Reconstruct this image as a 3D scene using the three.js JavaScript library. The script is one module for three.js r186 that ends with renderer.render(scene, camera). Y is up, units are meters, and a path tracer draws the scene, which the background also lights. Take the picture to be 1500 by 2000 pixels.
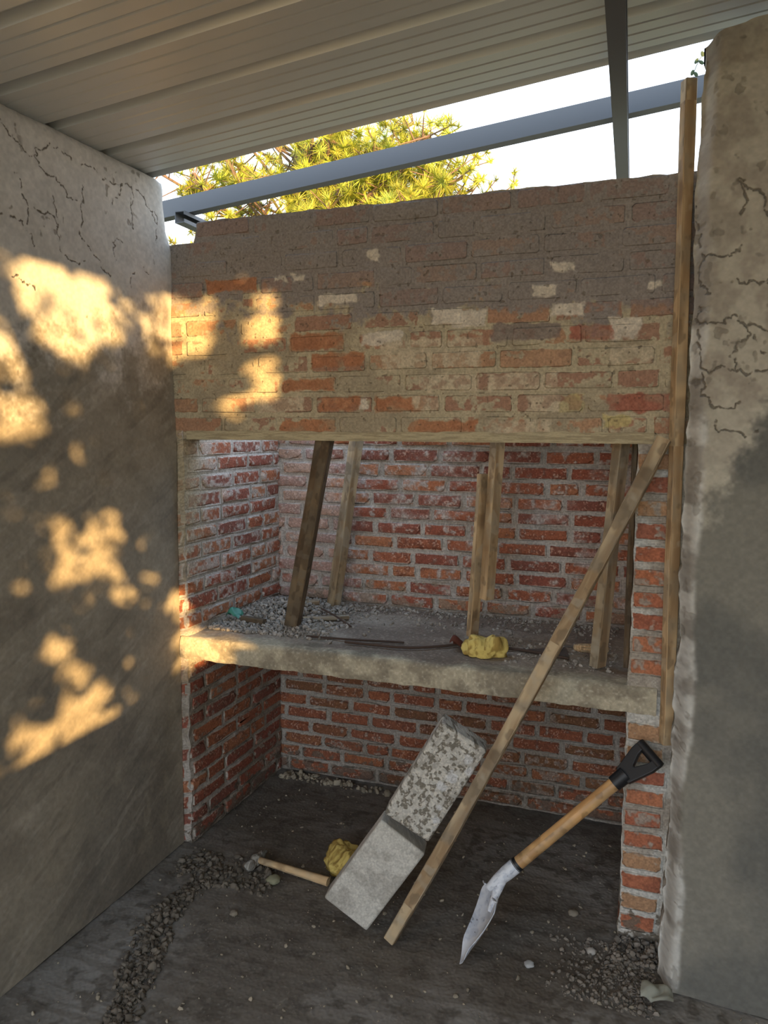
import * as THREE from 'three';
import { RoundedBoxGeometry } from 'three/addons/geometries/RoundedBoxGeometry.js';
import { mergeGeometries, mergeVertices, toCreasedNormals } from 'three/addons/utils/BufferGeometryUtils.js';

// ───────────────────────── camera, sky, sun, exposure ─────────────────────────
const scene = new THREE.Scene();
const camera = new THREE.PerspectiveCamera(2 * Math.atan(1000 / 1473.27) * 180 / Math.PI, 0.75, 0.05, 400);
camera.position.set(0.8474, 1.6939, 2.5108);
camera.rotation.set(-0.1083, 0.3388, 0.0048, 'YXZ');
scene.add(camera);

const renderer = new THREE.WebGLRenderer();
renderer.toneMapping = THREE.LinearToneMapping;
renderer.toneMappingExposure = 2.5;
renderer.shadowMap.enabled = true;

const SUN_AZ = Math.PI / 4, SUN_EL = 8 * Math.PI / 180;
const SUN = new THREE.Vector3(Math.cos(SUN_EL) * Math.sin(SUN_AZ), Math.sin(SUN_EL), Math.cos(SUN_EL) * Math.cos(SUN_AZ));
{ // clear evening sky: pale at the horizon, light blue above
  const W = 256, H = 128, d = new Float32Array(W * H * 4);
  for (let j = 0; j < H; j++) {
    const el = Math.max(0, ((j + 0.5) / H - 0.5) * Math.PI), k = Math.pow(Math.sin(el), 0.6);
    for (let i = 0; i < W; i++) {
      const o = (j * W + i) * 4;
      d[o] = 1.5 - 0.95 * k; d[o + 1] = 1.48 - 0.66 * k; d[o + 2] = 1.45 - 0.25 * k; d[o + 3] = 1;
    }
  }
  const t = new THREE.DataTexture(d, W, H, THREE.RGBAFormat, THREE.FloatType);
  t.mapping = THREE.EquirectangularReflectionMapping; t.magFilter = THREE.LinearFilter; t.needsUpdate = true;
  scene.background = t; scene.environment = t;
}
const sun = new THREE.DirectionalLight(new THREE.Color().setRGB(1, 0.62, 0.24), 6.2);
sun.name = 'sun';
sun.position.copy(SUN).multiplyScalar(30).add(new THREE.Vector3(0, 1, 0)); sun.castShadow = true;
sun.shadow.mapSize.set(4096, 4096);
Object.assign(sun.shadow.camera, { left: -12, right: 12, top: 12, bottom: -12, near: 1, far: 80 });
sun.target.position.set(0, 1, 0);
scene.add(sun, sun.target);

// ───────────────────────── helpers ─────────────────────────
function rng(seed) { let s = seed | 0; return () => { s = (s + 0x6d2b79f5) | 0; let t = Math.imul(s ^ (s >>> 15), 1 | s); t = (t + Math.imul(t ^ (t >>> 7), 61 | t)) ^ t; return ((t ^ (t >>> 14)) >>> 0) / 4294967296; }; }
const R0 = rng(11);
const clamp = (x, a = 0, b = 1) => x < a ? a : x > b ? b : x;
const sm = (a, b, x) => { const t = clamp((x - a) / (b - a)); return t * t * (3 - 2 * t); };
const lerp = (a, b, t) => a + (b - a) * t;
const NT = new Float32Array(65536); { const r = rng(5); for (let i = 0; i < 65536; i++) NT[i] = r(); }
function vn(x, y) { // value noise 0..1
  const ix = Math.floor(x), iy = Math.floor(y), fx = x - ix, fy = y - iy, u = fx * fx * (3 - 2 * fx), v = fy * fy * (3 - 2 * fy);
  const a = ix & 255, b = (ix + 1) & 255, c = (iy & 255) << 8, e = ((iy + 1) & 255) << 8;
  const p = NT[a | c], q = NT[b | c], r = NT[a | e], s = NT[b | e];
  return p + (q - p) * u + (r - p) * v + (p - q - r + s) * u * v;
}
function fbm(x, y, n = 4) { let s = 0, a = 0.5, t = 0; for (let i = 0; i < n; i++) { s += a * vn(x, y); t += a; x = x * 2.03 + 17.3; y = y * 2.03 + 9.1; a *= 0.5; } return s / t; }
const taken = new Map();
function numbered(n) { const k = taken.get(n) || 0; taken.set(n, k + 1); return k ? n + '_' + String(k).padStart(3, '0') : n; }
function shadows(o) { o.traverse((m) => { if (m.isMesh) { m.castShadow = true; m.receiveShadow = true; } }); return o; }
function part(name, geo, mat, parent, label) { const m = new THREE.Mesh(geo, mat); m.name = name; m.castShadow = m.receiveShadow = true; if (label) m.userData.label = label; parent.add(m); return m; }
function thing(name, label, category, pos, group) { const g = new THREE.Group(); g.name = numbered(name); if (pos) g.position.set(...pos); g.userData = { label, category }; if (group) g.userData.group = group; scene.add(g); return g; }
function single(name, geo, mat, label, category, group) { const m = new THREE.Mesh(geo, mat); m.name = numbered(name); m.castShadow = m.receiveShadow = true; m.userData = { label, category }; if (group) m.userData.group = group; scene.add(m); return m; }
function struct(o, name) { o.name = name; o.userData.kind = 'structure'; scene.add(o); return shadows(o); }
// paint(x, y) in metres -> [r, g, b (0-255 sRGB), height 0..1]
function makeMaps(Wm, Hm, w, h, paint, x0 = 0, y0 = 0) {
  const c = new Uint8Array(w * h * 4), b = new Uint8Array(w * h * 4);
  for (let j = 0; j < h; j++) for (let i = 0; i < w; i++) {
    const p = paint(x0 + (i + 0.5) / w * Wm, y0 + (j + 0.5) / h * Hm), o = (j * w + i) * 4;
    c[o] = clamp(p[0], 0, 255); c[o + 1] = clamp(p[1], 0, 255); c[o + 2] = clamp(p[2], 0, 255); c[o + 3] = 255;
    b[o] = b[o + 1] = b[o + 2] = clamp(p[3]) * 255; b[o + 3] = 255;
  }
  const mk = (d) => { const t = new THREE.DataTexture(d, w, h); t.magFilter = THREE.LinearFilter; t.minFilter = THREE.LinearFilter; t.wrapS = t.wrapT = THREE.RepeatWrapping; t.needsUpdate = true; return t; };
  const map = mk(c); map.colorSpace = THREE.SRGBColorSpace;
  return { map, bump: mk(b) };
}
function mapped(t, bumpScale, rough = 0.95, extra = {}) { return new THREE.MeshStandardMaterial({ map: t.map, bumpMap: t.bump, bumpScale, roughness: rough, ...extra }); }
const mixc = (a, b, t) => [a[0] + (b[0] - a[0]) * t, a[1] + (b[1] - a[1]) * t, a[2] + (b[2] - a[2]) * t];
function distSeg(px, py, a, b) { const dx = b[0] - a[0], dy = b[1] - a[1], t = clamp(((px - a[0]) * dx + (py - a[1]) * dy) / (dx * dx + dy * dy + 1e-12)); return Math.hypot(px - a[0] - dx * t, py - a[1] - dy * t); }
// crack lines stamped into a mask over [0,Wm]x[0,Hm]
function crackMask(Wm, Hm, w, h, lines, width, seed, jit = 0.012) {
  const m = new Float32Array(w * h), r = rng(seed);
  for (const l of lines) {
    let pts = l.map((p) => [...p]);
    for (let k = 0; k < 3; k++) { const q = []; for (let i = 0; i < pts.length - 1; i++) { const a = pts[i], b = pts[i + 1], s = jit / (1 << k); q.push(a, [(a[0] + b[0]) / 2 + (r() - 0.5) * s, (a[1] + b[1]) / 2 + (r() - 0.5) * s]); } q.push(pts[pts.length - 1]); pts = q; }
    for (let i = 0; i < pts.length - 1; i++) {
      const a = pts[i], b = pts[i + 1], wd = width * (0.35 + 1.1 * r() * r()), R = wd * 2.2;
      const i0 = Math.max(0, Math.floor((Math.min(a[0], b[0]) - R) / Wm * w)), i1 = Math.min(w - 1, Math.ceil((Math.max(a[0], b[0]) + R) / Wm * w));
      const j0 = Math.max(0, Math.floor((Math.min(a[1], b[1]) - R) / Hm * h)), j1 = Math.min(h - 1, Math.ceil((Math.max(a[1], b[1]) + R) / Hm * h));
      for (let j = j0; j <= j1; j++) for (let k = i0; k <= i1; k++) { const dd = distSeg((k + 0.5) / w * Wm, (j + 0.5) / h * Hm, a, b), v = 1 - sm(wd * 0.4, wd * 1.5, dd); if (v > m[j * w + k]) m[j * w + k] = v; }
    }
  }
  return (x, y) => { const i = Math.floor(x / Wm * w), j = Math.floor(y / Hm * h); return i < 0 || j < 0 || i >= w || j >= h ? 0 : m[j * w + i]; };
}
// solid panel: front grid z = disp(x,y), body to z = -D; edge(x,y,s,t) may move the outline. uv = x/W, y/H
function panelGeo(W, H, D, nx, ny, disp = () => 0, edge = (x, y) => [x, y]) {
  const pos = [], uv = [], idx = [], F = [];
  for (let j = 0; j <= ny; j++) for (let i = 0; i <= nx; i++) { const [x, y] = edge(i / nx * W, j / ny * H, i / nx, j / ny); F.push([x, y, disp(x, y, i / nx, j / ny)]); }
  const at = (i, j) => F[j * (nx + 1) + i];
  F.forEach((p) => { pos.push(...p); uv.push(p[0] / W, p[1] / H); });
  for (let j = 0; j < ny; j++) for (let i = 0; i < nx; i++) { const a = j * (nx + 1) + i, b = a + 1, c = a + nx + 1, d = c + 1; idx.push(a, b, d, a, d, c); }
  const ring = []; for (let i = 0; i < nx; i++) ring.push([i, 0]); for (let j = 0; j < ny; j++) ring.push([nx, j]); for (let i = nx; i > 0; i--) ring.push([i, ny]); for (let j = ny; j > 0; j--) ring.push([0, j]);
  const n0 = pos.length / 3;
  ring.forEach(([i, j]) => { const p = at(i, j); pos.push(...p, p[0], p[1], -D); uv.push(p[0] / W, p[1] / H, (p[0] + D * 0.7) / W, (p[1] + D * 0.3) / H); });
  const N = ring.length;
  for (let k = 0; k < N; k++) { const a = n0 + k * 2, b = n0 + ((k + 1) % N) * 2; idx.push(a, a + 1, b, b, a + 1, b + 1); }
  const n1 = pos.length / 3; pos.push(W / 2, H / 2, -D); uv.push(0.5, 0.5);
  ring.forEach(([i, j]) => { const p = at(i, j); pos.push(p[0], p[1], -D); uv.push(p[0] / W, p[1] / H); });
  for (let k = 0; k < N; k++) idx.push(n1, n1 + 1 + ((k + 1) % N), n1 + 1 + k);
  const g = new THREE.BufferGeometry(); g.setAttribute('position', new THREE.Float32BufferAttribute(pos, 3)); g.setAttribute('uv', new THREE.Float32BufferAttribute(uv, 2)); g.setIndex(idx); g.computeVertexNormals(); return g;
}
// one hand-made brick standing proud of the joint; uv follows the wall so that mortar smears run on across bricks
function brickGeo(x0, x1, y0, y1, proud, back, W, H, r, rough = 1) {
  const j = () => (r() - 0.5) * 0.004 * rough, c = 0.004 + r() * 0.006 * rough, tilt = (r() - 0.5) * 0.005 * rough;
  const o = [[x0 + c, y0], [(x0 + x1) / 2, y0], [x1 - c, y0], [x1, y0 + c], [x1, y1 - c], [x1 - c, y1], [(x0 + x1) / 2, y1], [x0 + c, y1], [x0, y1 - c], [x0, y0 + c]].map(([x, y]) => [x + j(), y + j() + tilt * (x - x0) / (x1 - x0)]);
  const mx = (x0 + x1) / 2, my = (y0 + y1) / 2, pos = [], uv = [], idx = [], n = o.length;
  const ins = 0.0045, put = (x, y, z) => { pos.push(x, y, z); uv.push(x / W, y / H); };
  o.forEach(([x, y]) => put(x, y, -back));
  o.forEach(([x, y]) => put(x, y, proud * 0.35));
  o.forEach(([x, y]) => put(x + Math.sign(mx - x) * ins * Math.min(1, Math.abs(mx - x) / 0.02), y + Math.sign(my - y) * ins, proud + (r() - 0.5) * 0.002 * rough));
  put(mx, my, proud + 0.001);
  for (let k = 0; k < n; k++) { const b = (k + 1) % n; idx.push(k, b, n + b, k, n + b, n + k, n + k, n + b, 2 * n + b, n + k, 2 * n + b, 2 * n + k, 2 * n + k, 2 * n + b, 3 * n); }
  const g = new THREE.BufferGeometry(); g.setAttribute('position', new THREE.Float32BufferAttribute(pos, 3)); g.setAttribute('uv', new THREE.Float32BufferAttribute(uv, 2)); g.setIndex(idx); g.computeVertexNormals(); return g;
}
// rows -> flat brick list; gap = joint width
function layBricks(rows, X0, X1, r, lo, hi, gap) {
  const out = [];
  for (const row of rows) {
    const cuts = []; // bricks to the right of the anchor, then to the left
    let x = row.anchor;
    while (x < X1) { const L = row.lens && cuts.length === 0 ? row.lens : lerp(lo, hi, r()) * (r() < 0.12 ? 0.55 : 1); cuts.push([x, Math.min(x + L, X1)]); x += L + gap * (0.8 + 0.5 * r()); }
    x = row.anchor - gap;
    while (x > X0) { const L = lerp(lo, hi, r()) * (r() < 0.12 ? 0.55 : 1); cuts.push([Math.max(x - L, X0), x]); x -= L + gap * (0.8 + 0.5 * r()); }
    for (const [a, b] of cuts) if (b - a > 0.02) out.push({ x0: a, x1: b, y0: row.y + (r() - 0.5) * 0.004, y1: row.y + row.h + (r() - 0.5) * 0.004, t: r(), u: r(), row: row.k });
  }
  return out;
}
// wall of bricks: a mortar body and one mesh for each brick
function brickWall(group, o) {
  const { W, H, D, bricks, px, seed } = o, r = rng(seed), w = Math.min(2048, Math.round(W * px)), h = Math.min(2048, Math.round(H * px));
  const id = new Int16Array(w * h).fill(-1), ed = new Float32Array(w * h);
  bricks.forEach((b, n) => {
    const p = 0.004, i0 = Math.max(0, Math.floor((b.x0 - p) / W * w)), i1 = Math.min(w - 1, Math.ceil((b.x1 + p) / W * w)), j0 = Math.max(0, Math.floor((b.y0 - p) / H * h)), j1 = Math.min(h - 1, Math.ceil((b.y1 + p) / H * h));
    for (let j = j0; j <= j1; j++) for (let i = i0; i <= i1; i++) { id[j * w + i] = n; const x = (i + 0.5) / w * W, y = (j + 0.5) / h * H; ed[j * w + i] = Math.min(x - b.x0, b.x1 - x, y - b.y0, b.y1 - y); }
  });
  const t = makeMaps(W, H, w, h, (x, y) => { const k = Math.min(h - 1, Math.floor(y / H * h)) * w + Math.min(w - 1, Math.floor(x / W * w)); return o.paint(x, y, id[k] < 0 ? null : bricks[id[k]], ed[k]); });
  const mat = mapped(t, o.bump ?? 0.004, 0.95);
  part(o.body || 'mortar', panelGeo(W, H, D, Math.ceil(W / 0.02), Math.ceil(H / 0.02), (x, y, s, v) => o.disp(x, y) * (o.flat ? sm(0, 0.04, s) * sm(0, 0.04, 1 - s) : 1) - o.recess, o.edge), mat, group);
  for (const b of bricks) part('brick', brickGeo(b.x0, b.x1, b.y0, b.y1, (b.proud ?? o.proud) + (r() - 0.4) * o.uneven, 0.02, W, H, r, o.rough ?? 1), mat, group);
  return mat;
}
const REDS = [[160, 96, 70], [150, 86, 66], [166, 104, 72], [144, 84, 68], [172, 114, 82], [136, 84, 70]];
const V = (x, y, z) => new THREE.Vector3(x, y, z);
// grain along u
const woodTex = makeMaps(1, 0.25, 1024, 256, (x, y) => {
  const g = fbm(x * 5, y * 160 + 3 * fbm(x * 3, y * 10, 2), 4), s = fbm(x * 14, y * 30 + 50, 3), k = sm(0.66, 0.74, fbm(x * 9 + 40, y * 22, 2));
  const c = mixc([222, 204, 174], [172, 148, 118], sm(0.35, 0.75, g)), d = mixc(c, [166, 160, 148], 0.7 * sm(0.4, 0.75, s));
  const fl = sm(0.56, 0.68, fbm(x * 22 + 7, y * 120, 3)), lime = sm(0.66, 0.74, fbm(x * 16 + 60, y * 44, 3)); return [...mixc(mixc(mixc(d, [110, 92, 72], k * 0.35), [112, 100, 84], fl * 0.4), [206, 202, 192], lime * 0.5), 0.35 + 0.5 * g - 0.4 * k];
});
const wood = (hex, rough = 0.85) => new THREE.MeshStandardMaterial({ map: woodTex.map, bumpMap: woodTex.bump, bumpScale: 0.0016, roughness: rough, color: hex });
const WOOD = { grey: wood(0xd6d2ca), tan: wood(0xe8dac4), dark: wood(0x8f867a), pale: wood(0xfff0d8), old: wood(0xd8d2c6) };
// sawn timber from A to B: w across "side", t across the other
function timber(A, B, w, t, side, seed, bow = 0) {
  const L = A.distanceTo(B), r = rng(seed), c = 0.003, sh = new THREE.Shape([[-w / 2 + c, -t / 2], [w / 2 - c, -t / 2], [w / 2, -t / 2 + c], [w / 2, t / 2 - c], [w / 2 - c, t / 2], [-w / 2 + c, t / 2], [-w / 2, t / 2 - c], [-w / 2, -t / 2 + c]].map(([a, b]) => new THREE.Vector2(a, b)));
  const g = new THREE.ExtrudeGeometry(sh, { depth: L, steps: 16, bevelEnabled: false }).translate(0, 0, -L / 2); g.deleteAttribute('uv');
  const zAx = B.clone().sub(A).normalize(), xAx = side.clone().sub(zAx.clone().multiplyScalar(side.dot(zAx))).normalize(), yAx = zAx.clone().cross(xAx);
  const p = g.attributes.position, uv = [], off = r() * 5, offv = r();
  for (let i = 0; i < p.count; i++) { const X = p.getX(i), Y = p.getY(i), Z = p.getZ(i); uv.push(off + Z, offv + (Math.abs(X) > w / 2 - 0.0005 ? Y * 1.1 + 0.13 : X * 1.1)); p.setX(i, X + (X > 0 ? 1 : -1) * 0.0012 * Math.sin(Z * 9 + off) + bow * (1 - (2 * Z / L) ** 2)); }
  g.setAttribute('uv', new THREE.Float32BufferAttribute(uv, 2));
  const m = new THREE.Matrix4().makeBasis(xAx, yAx, zAx).setPosition(A.clone().add(B).multiplyScalar(0.5));
  g.applyMatrix4(m); return toCreasedNormals(g, 0.5);
}
function tube(pts, rad, seg = 20, rs = 7) { return new THREE.TubeGeometry(new THREE.CatmullRomCurve3(pts.map((p) => p.isVector3 ? p : V(...p))), seg, rad, rs, false); }
function limb(A, B, ra, rb, rs = 7) { const L = A.distanceTo(B), g = new THREE.CylinderGeometry(rb, ra, L, rs, 1); g.translate(0, L / 2, 0); g.applyQuaternion(new THREE.Quaternion().setFromUnitVectors(V(0, 1, 0), B.clone().sub(A).normalize())); g.translate(A.x, A.y, A.z); return g; }
function lump(rad, seed, detail = 1, amt = 0.35, flat = 1) {
  const g = mergeVertices((() => { const q = new THREE.IcosahedronGeometry(rad, detail); q.deleteAttribute('uv'); q.deleteAttribute('normal'); return q; })()), p = g.attributes.position, r = rng(seed);
  for (let i = 0; i < p.count; i++) { const s = 1 + (r() - 0.5) * 2 * amt; p.setXYZ(i, p.getX(i) * s, p.getY(i) * s * flat, p.getZ(i) * s); }
  g.computeVertexNormals(); return g;
}

// ───────────────────────── floor and yard ─────────────────────────
const floorY = (x, z) => (fbm(x * 3 + 9, z * 3 + 4, 3) - 0.5) * 0.02 + (fbm(x * 22, z * 22 + 7, 3) - 0.5) * 0.007 - 0.004 - 0.012 * sm(0.55, 0.75, fbm(x * 1.6 + 3, z * 2, 2)) * 0.5;
{
  const W = 3.5, H = 5.6, X0 = -1.2, Z1 = 4.6; // local x -> world x, local y -> world -z
  const t = makeMaps(W, H, 960, 1536, (x, y) => {
    const a = fbm(x * 2.2, y * 2.2, 4), b = fbm(x * 26, y * 26 + 5, 3), c = fbm(x * 130, y * 130, 2), st = fbm(x * 3 + 30 * 0.1, y * 40, 3);
    let k = mixc([112, 106, 97], [140, 137, 131], sm(0.4, 0.68, a)); k = mixc(k, [84, 78, 70], 0.6 * sm(0.5, 0.72, b)); k = mixc(k, [150, 145, 136], 0.5 * sm(0.68, 0.82, c)); k = mixc(k, [88, 80, 70], 0.35 * sm(0.5, 0.7, st));
    return [...k, 0.4 * b + 0.4 * c + 0.2 * st];
  });
  const g = new THREE.PlaneGeometry(W, H, 230, 370); g.rotateX(-Math.PI / 2); g.translate(X0 + W / 2, 0, Z1 - H / 2);
  const p = g.attributes.position; for (let i = 0; i < p.count; i++) p.setY(i, floorY(p.getX(i), p.getZ(i))); g.computeVertexNormals();
  const f = new THREE.Mesh(g, mapped(t, 0.006, 0.97)); struct(f, 'floor');
  const gt = makeMaps(4, 4, 512, 512, (x, y) => { const a = fbm(x * 2, y * 2, 4), b = fbm(x * 30, y * 30, 3); return [...mixc([120, 104, 78], [98, 108, 66], sm(0.4, 0.65, a)).map((q) => q * (0.8 + 0.4 * b)), b]; });
  gt.map.repeat.set(20, 20); gt.bump.repeat.set(20, 20);
  const y = new THREE.Mesh(new THREE.PlaneGeometry(80, 80).rotateX(-Math.PI / 2).translate(0, -0.05, 0), mapped(gt, 0.02)); struct(y, 'ground');
}

// ───────────────────────── left plaster wall ─────────────────────────
const lwTurn = Math.PI / 2 - 0.0262;
{
  const W = 3.6, H = 2.64, Lz = (z) => W - z;
  const C = [[[0.772,2.561],[0.714,2.519],[0.65,2.502],[0.632,2.477],[0.563,2.462],[0.528,2.44],[0.497,2.415],[0.453,2.423],[0.454,2.396]],[[0.568,2.547],[0.512,2.544],[0.464,2.53],[0.378,2.534],[0.342,2.529],[0.28,2.524],[0.215,2.535],[0.148,2.52],[0.1,2.482],[0.08,2.443]],[[0.465,2.511],[0.45,2.474],[0.447,2.429],[0.46,2.395],[0.47,2.316],[0.415,2.27],[0.37,2.22],[0.334,2.211]],[[0.582,2.406],[0.57,2.347],[0.567,2.311],[0.565,2.249],[0.529,2.227],[0.452,2.235]],[[0.794,2.279],[0.736,2.301],[0.704,2.292],[0.678,2.267],[0.661,2.235]],[[0.264,2.336],[0.316,2.328],[0.311,2.288],[0.307,2.253]],[[0.233,2.171],[0.23,2.226],[0.195,2.245]],[[0.159,2.274],[0.132,2.253]],[[0.215,2.535],[0.204,2.496],[0.213,2.431],[0.212,2.398]],[[0.309,2.451],[0.282,2.491],[0.261,2.529]],[[0.751,2.129],[0.723,2.13],[0.696,2.114],[0.668,2.105]],[[0.65,2.502],[0.639,2.527],[0.583,2.557]],[[0.093,2.484],[0.088,2.419],[0.083,2.364]],[[0.724,2.427],[0.702,2.41],[0.686,2.362],[0.686,2.293]],[[0.567,2.311],[0.605,2.349],[0.663,2.351]]];
  const cr = crackMask(W, H, 1800, 1320, C.map((l) => l.map(([z, y]) => [Lz(z), y])), 0.0021, 3, 0.028);
  const t = makeMaps(W, H, 1500, 1100, (x, y) => {
    const a = fbm(x * 1.7, y * 1.7, 4), b = fbm(x * 14, y * 14, 4), c = fbm(x * 90, y * 90, 2), e = y + 0.35 * (a - 0.5) + 0.12 * (b - 0.5);
    const up = sm(1.76, 2.04, e + 0.3 * (b - 0.5) + 0.12 * (c - 0.5)); // paler and rougher towards the top, smoother and darker below
    const tr = fbm((x + y * 0.6) * 7, (y - x * 0.6) * 34, 3); let k = mixc(mixc([154, 145, 129], [130, 123, 111], sm(0.35, 0.7, a)), [196, 190, 180], up); k = mixc(k, [172, 163, 148], 0.45 * sm(0.6, 0.75, tr) * (1 - up)); k = mixc(k, [104, 98, 88], 0.3 * sm(0.6, 0.75, fbm((x + y * 0.6) * 5 + 40, (y - x * 0.6) * 24, 3)) * (1 - up));
    k = mixc(k, [112, 104, 92], 0.35 * sm(0.52, 0.75, fbm(x * 4 + 20, y * 6, 4)) * (1 - up)); k = mixc(k, [168, 158, 138], 0.4 * sm(0.62, 0.75, fbm(x * 9, y * 7 + 12, 3)) * (1 - up));
    k = k.map((q) => q * (0.93 + 0.14 * c) * (0.94 + 0.12 * b));
    const pit = up * sm(0.72, 0.8, fbm(x * 34 + 9, y * 34, 3)) * sm(0.5, 0.62, fbm(x * 6, y * 6 + 4, 2)), q = clamp(cr(x, y) * sm(0.3, 0.5, fbm(x * 60, y * 60 + 8, 2)) * 1.1 + 0);
    k = mixc(k, [84, 74, 62], Math.max(q * 0.85, pit * 0.4));
    return [...k, clamp(0.6 + 0.22 * (b - 0.5) * (0.4 + up) + 0.12 * (c - 0.5) - 0.55 * q - 0.3 * pit)];
  });
  const g = panelGeo(W, H, 0.16, 180, 130, (x, y) => (fbm(x * 2.5, y * 2.5 + 3, 3) - 0.5) * 0.022 + (fbm(x * 11, y * 11, 3) - 0.5) * 0.007 * sm(1.6, 2.2, y) - 0.05 * sm(W - 0.05, W, x) ** 2 * sm(2.35, 2.5, y) - 0.06 * sm(H - 0.06, H, y) ** 2,
    (x, y, s, v) => { let yy = y, xx = x; yy += sm(0.9, 1, v) * ((fbm(x * 7, 3, 3) - 0.5) * 0.05 - 0.012); xx += sm(0.97, 1, s) * (0.012 * Math.exp(-(((y - 2.45) / 0.035) ** 2)) - 0.012 * sm(2.5, 2.62, y)); return [xx, yy]; });
  const m = new THREE.Mesh(g, mapped(t, 0.008, 0.95)); m.rotation.y = lwTurn; m.position.set(-0.9 - 0.0262 * W, 0, W); struct(m, 'wall_left');
}

// ───────────────────────── right plaster wall (end of a wall, facing the room) ─────────────────────────
{
  const X0 = 0.9, W = 1.1, H = 2.9;
  const C = [[[0.936,2.326],[0.954,2.239],[0.957,2.184],[1.007,2.168],[1.046,2.183],[1.057,2.195]],[[0.96,2.183],[0.953,2.128],[0.976,2.084],[0.971,2.071]],[[0.954,2.054],[0.953,2.016],[0.98,1.99],[1.027,1.988],[1.049,2.012],[1.074,1.98],[1.133,1.962]],[[0.957,1.978],[0.967,1.902],[0.983,1.864],[1.021,1.876],[1.051,1.863],[1.086,1.846],[1.139,1.861]],[[0.972,1.858],[0.972,1.794],[0.997,1.769],[1.033,1.759],[1.073,1.774]],[[1.011,1.73],[1.024,1.692],[1.095,1.679],[1.123,1.699]],[[1.037,2.364],[1.055,2.351],[1.089,2.336],[1.106,2.281],[1.117,2.271]],[[1.05,2.107],[1.074,2.09],[1.108,2.088],[1.126,2.099]],[[1.065,1.99],[1.098,1.954],[1.136,1.904]],[[1.04,2.364],[1.063,2.302],[1.048,2.262]],[[1.057,1.862],[1.043,1.9],[1.059,1.937],[1.092,1.955]]];
  const cr = crackMask(W, H, 760, 2000, C.map((l) => l.map(([x, y]) => [x - X0, y])), 0.003, 8, 0.024);
  const E = [[2.9,0.942],[2.742,0.942],[2.682,0.948],[2.617,0.941],[2.55,0.944],[2.471,0.934],[2.321,0.936],[2.042,0.941],[1.683,0.941],[1.386,0.94],[1.234,0.936],[1.174,0.942],[1.082,0.951],[1.003,0.94],[0.734,0.94],[0.523,0.942],[0.358,0.939],[0.19,0.937],[0.053,0.93],[-0.1,0.928]];
  const edgeX = (y) => { for (let i = 0; i < E.length - 1; i++) if (y <= E[i][0] && y >= E[i + 1][0]) return lerp(E[i][1], E[i + 1][1], (E[i][0] - y) / (E[i][0] - E[i + 1][0])); return 0.93; };
  const band = (y) => 0.985 + 0.01 * Math.sin(y * 9) + 0.02 * (fbm(y * 7, 1, 3) - 0.5);
  const t = makeMaps(W, H, 600, 1580, (x, y) => {
    const X = x + X0, a = fbm(x * 2.4 + 8, y * 2.4, 4), b = fbm(x * 16, y * 16, 4), c = fbm(x * 90, y * 90, 2);
    const dampLine = 1.43 + 1.35 * sm(0.94, 1.35, X) * 0.6 + 0.3 * (a - 0.5) + 0.2 * (b - 0.5), damp = 1 - sm(dampLine - 0.09, dampLine + 0.07, y + 0.06 * (c - 0.5)), lo = 1 - sm(1.72, 1.8, y + 0.1 * (a - 0.5));
    let k = mixc([178, 172, 156], [160, 152, 138], sm(0.4, 0.65, b)); k = mixc(k, [184, 180, 164], lo * 0.5); k = mixc(k, mixc([128, 126, 116], [106, 106, 100], sm(0.42, 0.62, fbm(x * 3, y * 3 + 7, 4))), damp);
    const rough = 1 - sm(-0.006, 0.012, X - band(y) + 0.016 * (b - 0.5)); k = mixc(k, mixc([196, 196, 190], [150, 146, 138], sm(0.45, 0.65, b)), rough * sm(2.4, 1.9, y) * 0.9);
    k = k.map((q) => q * (0.93 + 0.14 * c));
    const q = cr(x, y) * sm(0.25, 0.42, fbm(x * 60, y * 60, 2)), pit = sm(0.7, 0.78, fbm(x * 30 + 5, y * 30, 3)) * (1 - lo) * 0.8 + rough * sm(0.64, 0.74, fbm(x * 40, y * 30 + 3, 3)) * 0.7;
    k = mixc(k, [78, 72, 62], Math.max(q * 0.6, pit * 0.35));
    return [...k, clamp(0.6 + 0.3 * (b - 0.5) * (1 - lo * (1 - rough) * 0.7) + 0.15 * (c - 0.5) - 0.5 * q - 0.3 * pit)];
  });
  const g = panelGeo(W, H, 0.17, 110, 290, (x, y, s) => (fbm(x * 3, y * 3 + 6, 3) - 0.5) * 0.02 + (fbm(x * 20, y * 20, 3) - 0.5) * 0.012 * (1 - sm(0.04, 0.12, x - (edgeX(y) - X0))) - 0.07 * (1 - sm(0, 0.055, x - (edgeX(y) - X0))) ** 2 + 0.02 * (1 - sm(0, 0.25, y)),
    (x, y, s, v) => { const e = edgeX(y) - X0 + (fbm(y * 30, 7, 3) - 0.5) * 0.016; return [e + s * s ** 0 * (W - e) * s ** 0.35 * 1, Math.min(y, 2.745 + 0.0977 * (x + 0.0)) + (v === 1 ? (fbm(x * 9, 2, 2) - 0.5) * 0.03 : 0)]; });
  const m = new THREE.Mesh(g, mapped(t, 0.009, 0.95)); m.position.set(X0, 0, 0.2); m.rotation.y = -0.05; struct(m, 'wall_right');
}
// side wall with the window opening that the low sun comes through (outside the frame)
{
  const mat = new THREE.MeshStandardMaterial({ color: 0xb4a994, roughness: 0.95 }), g = new THREE.Group();
  const b = (n, y0, y1, z0, z1) => part(n, new THREE.BoxGeometry(0.15, y1 - y0, z1 - z0).translate(2.075, (y0 + y1) / 2, (z0 + z1) / 2), mat, g);
  b('sill_wall', 0, 1.256, 0.2, 4.6); b('jamb_wall', 1.256, 2.93, 0.2, 2.445); b('end_wall', 1.256, 2.93, 4.05, 4.6); b('header', 2.8, 2.93, 2.445, 4.05);
  struct(g, 'wall_side');
}

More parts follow.
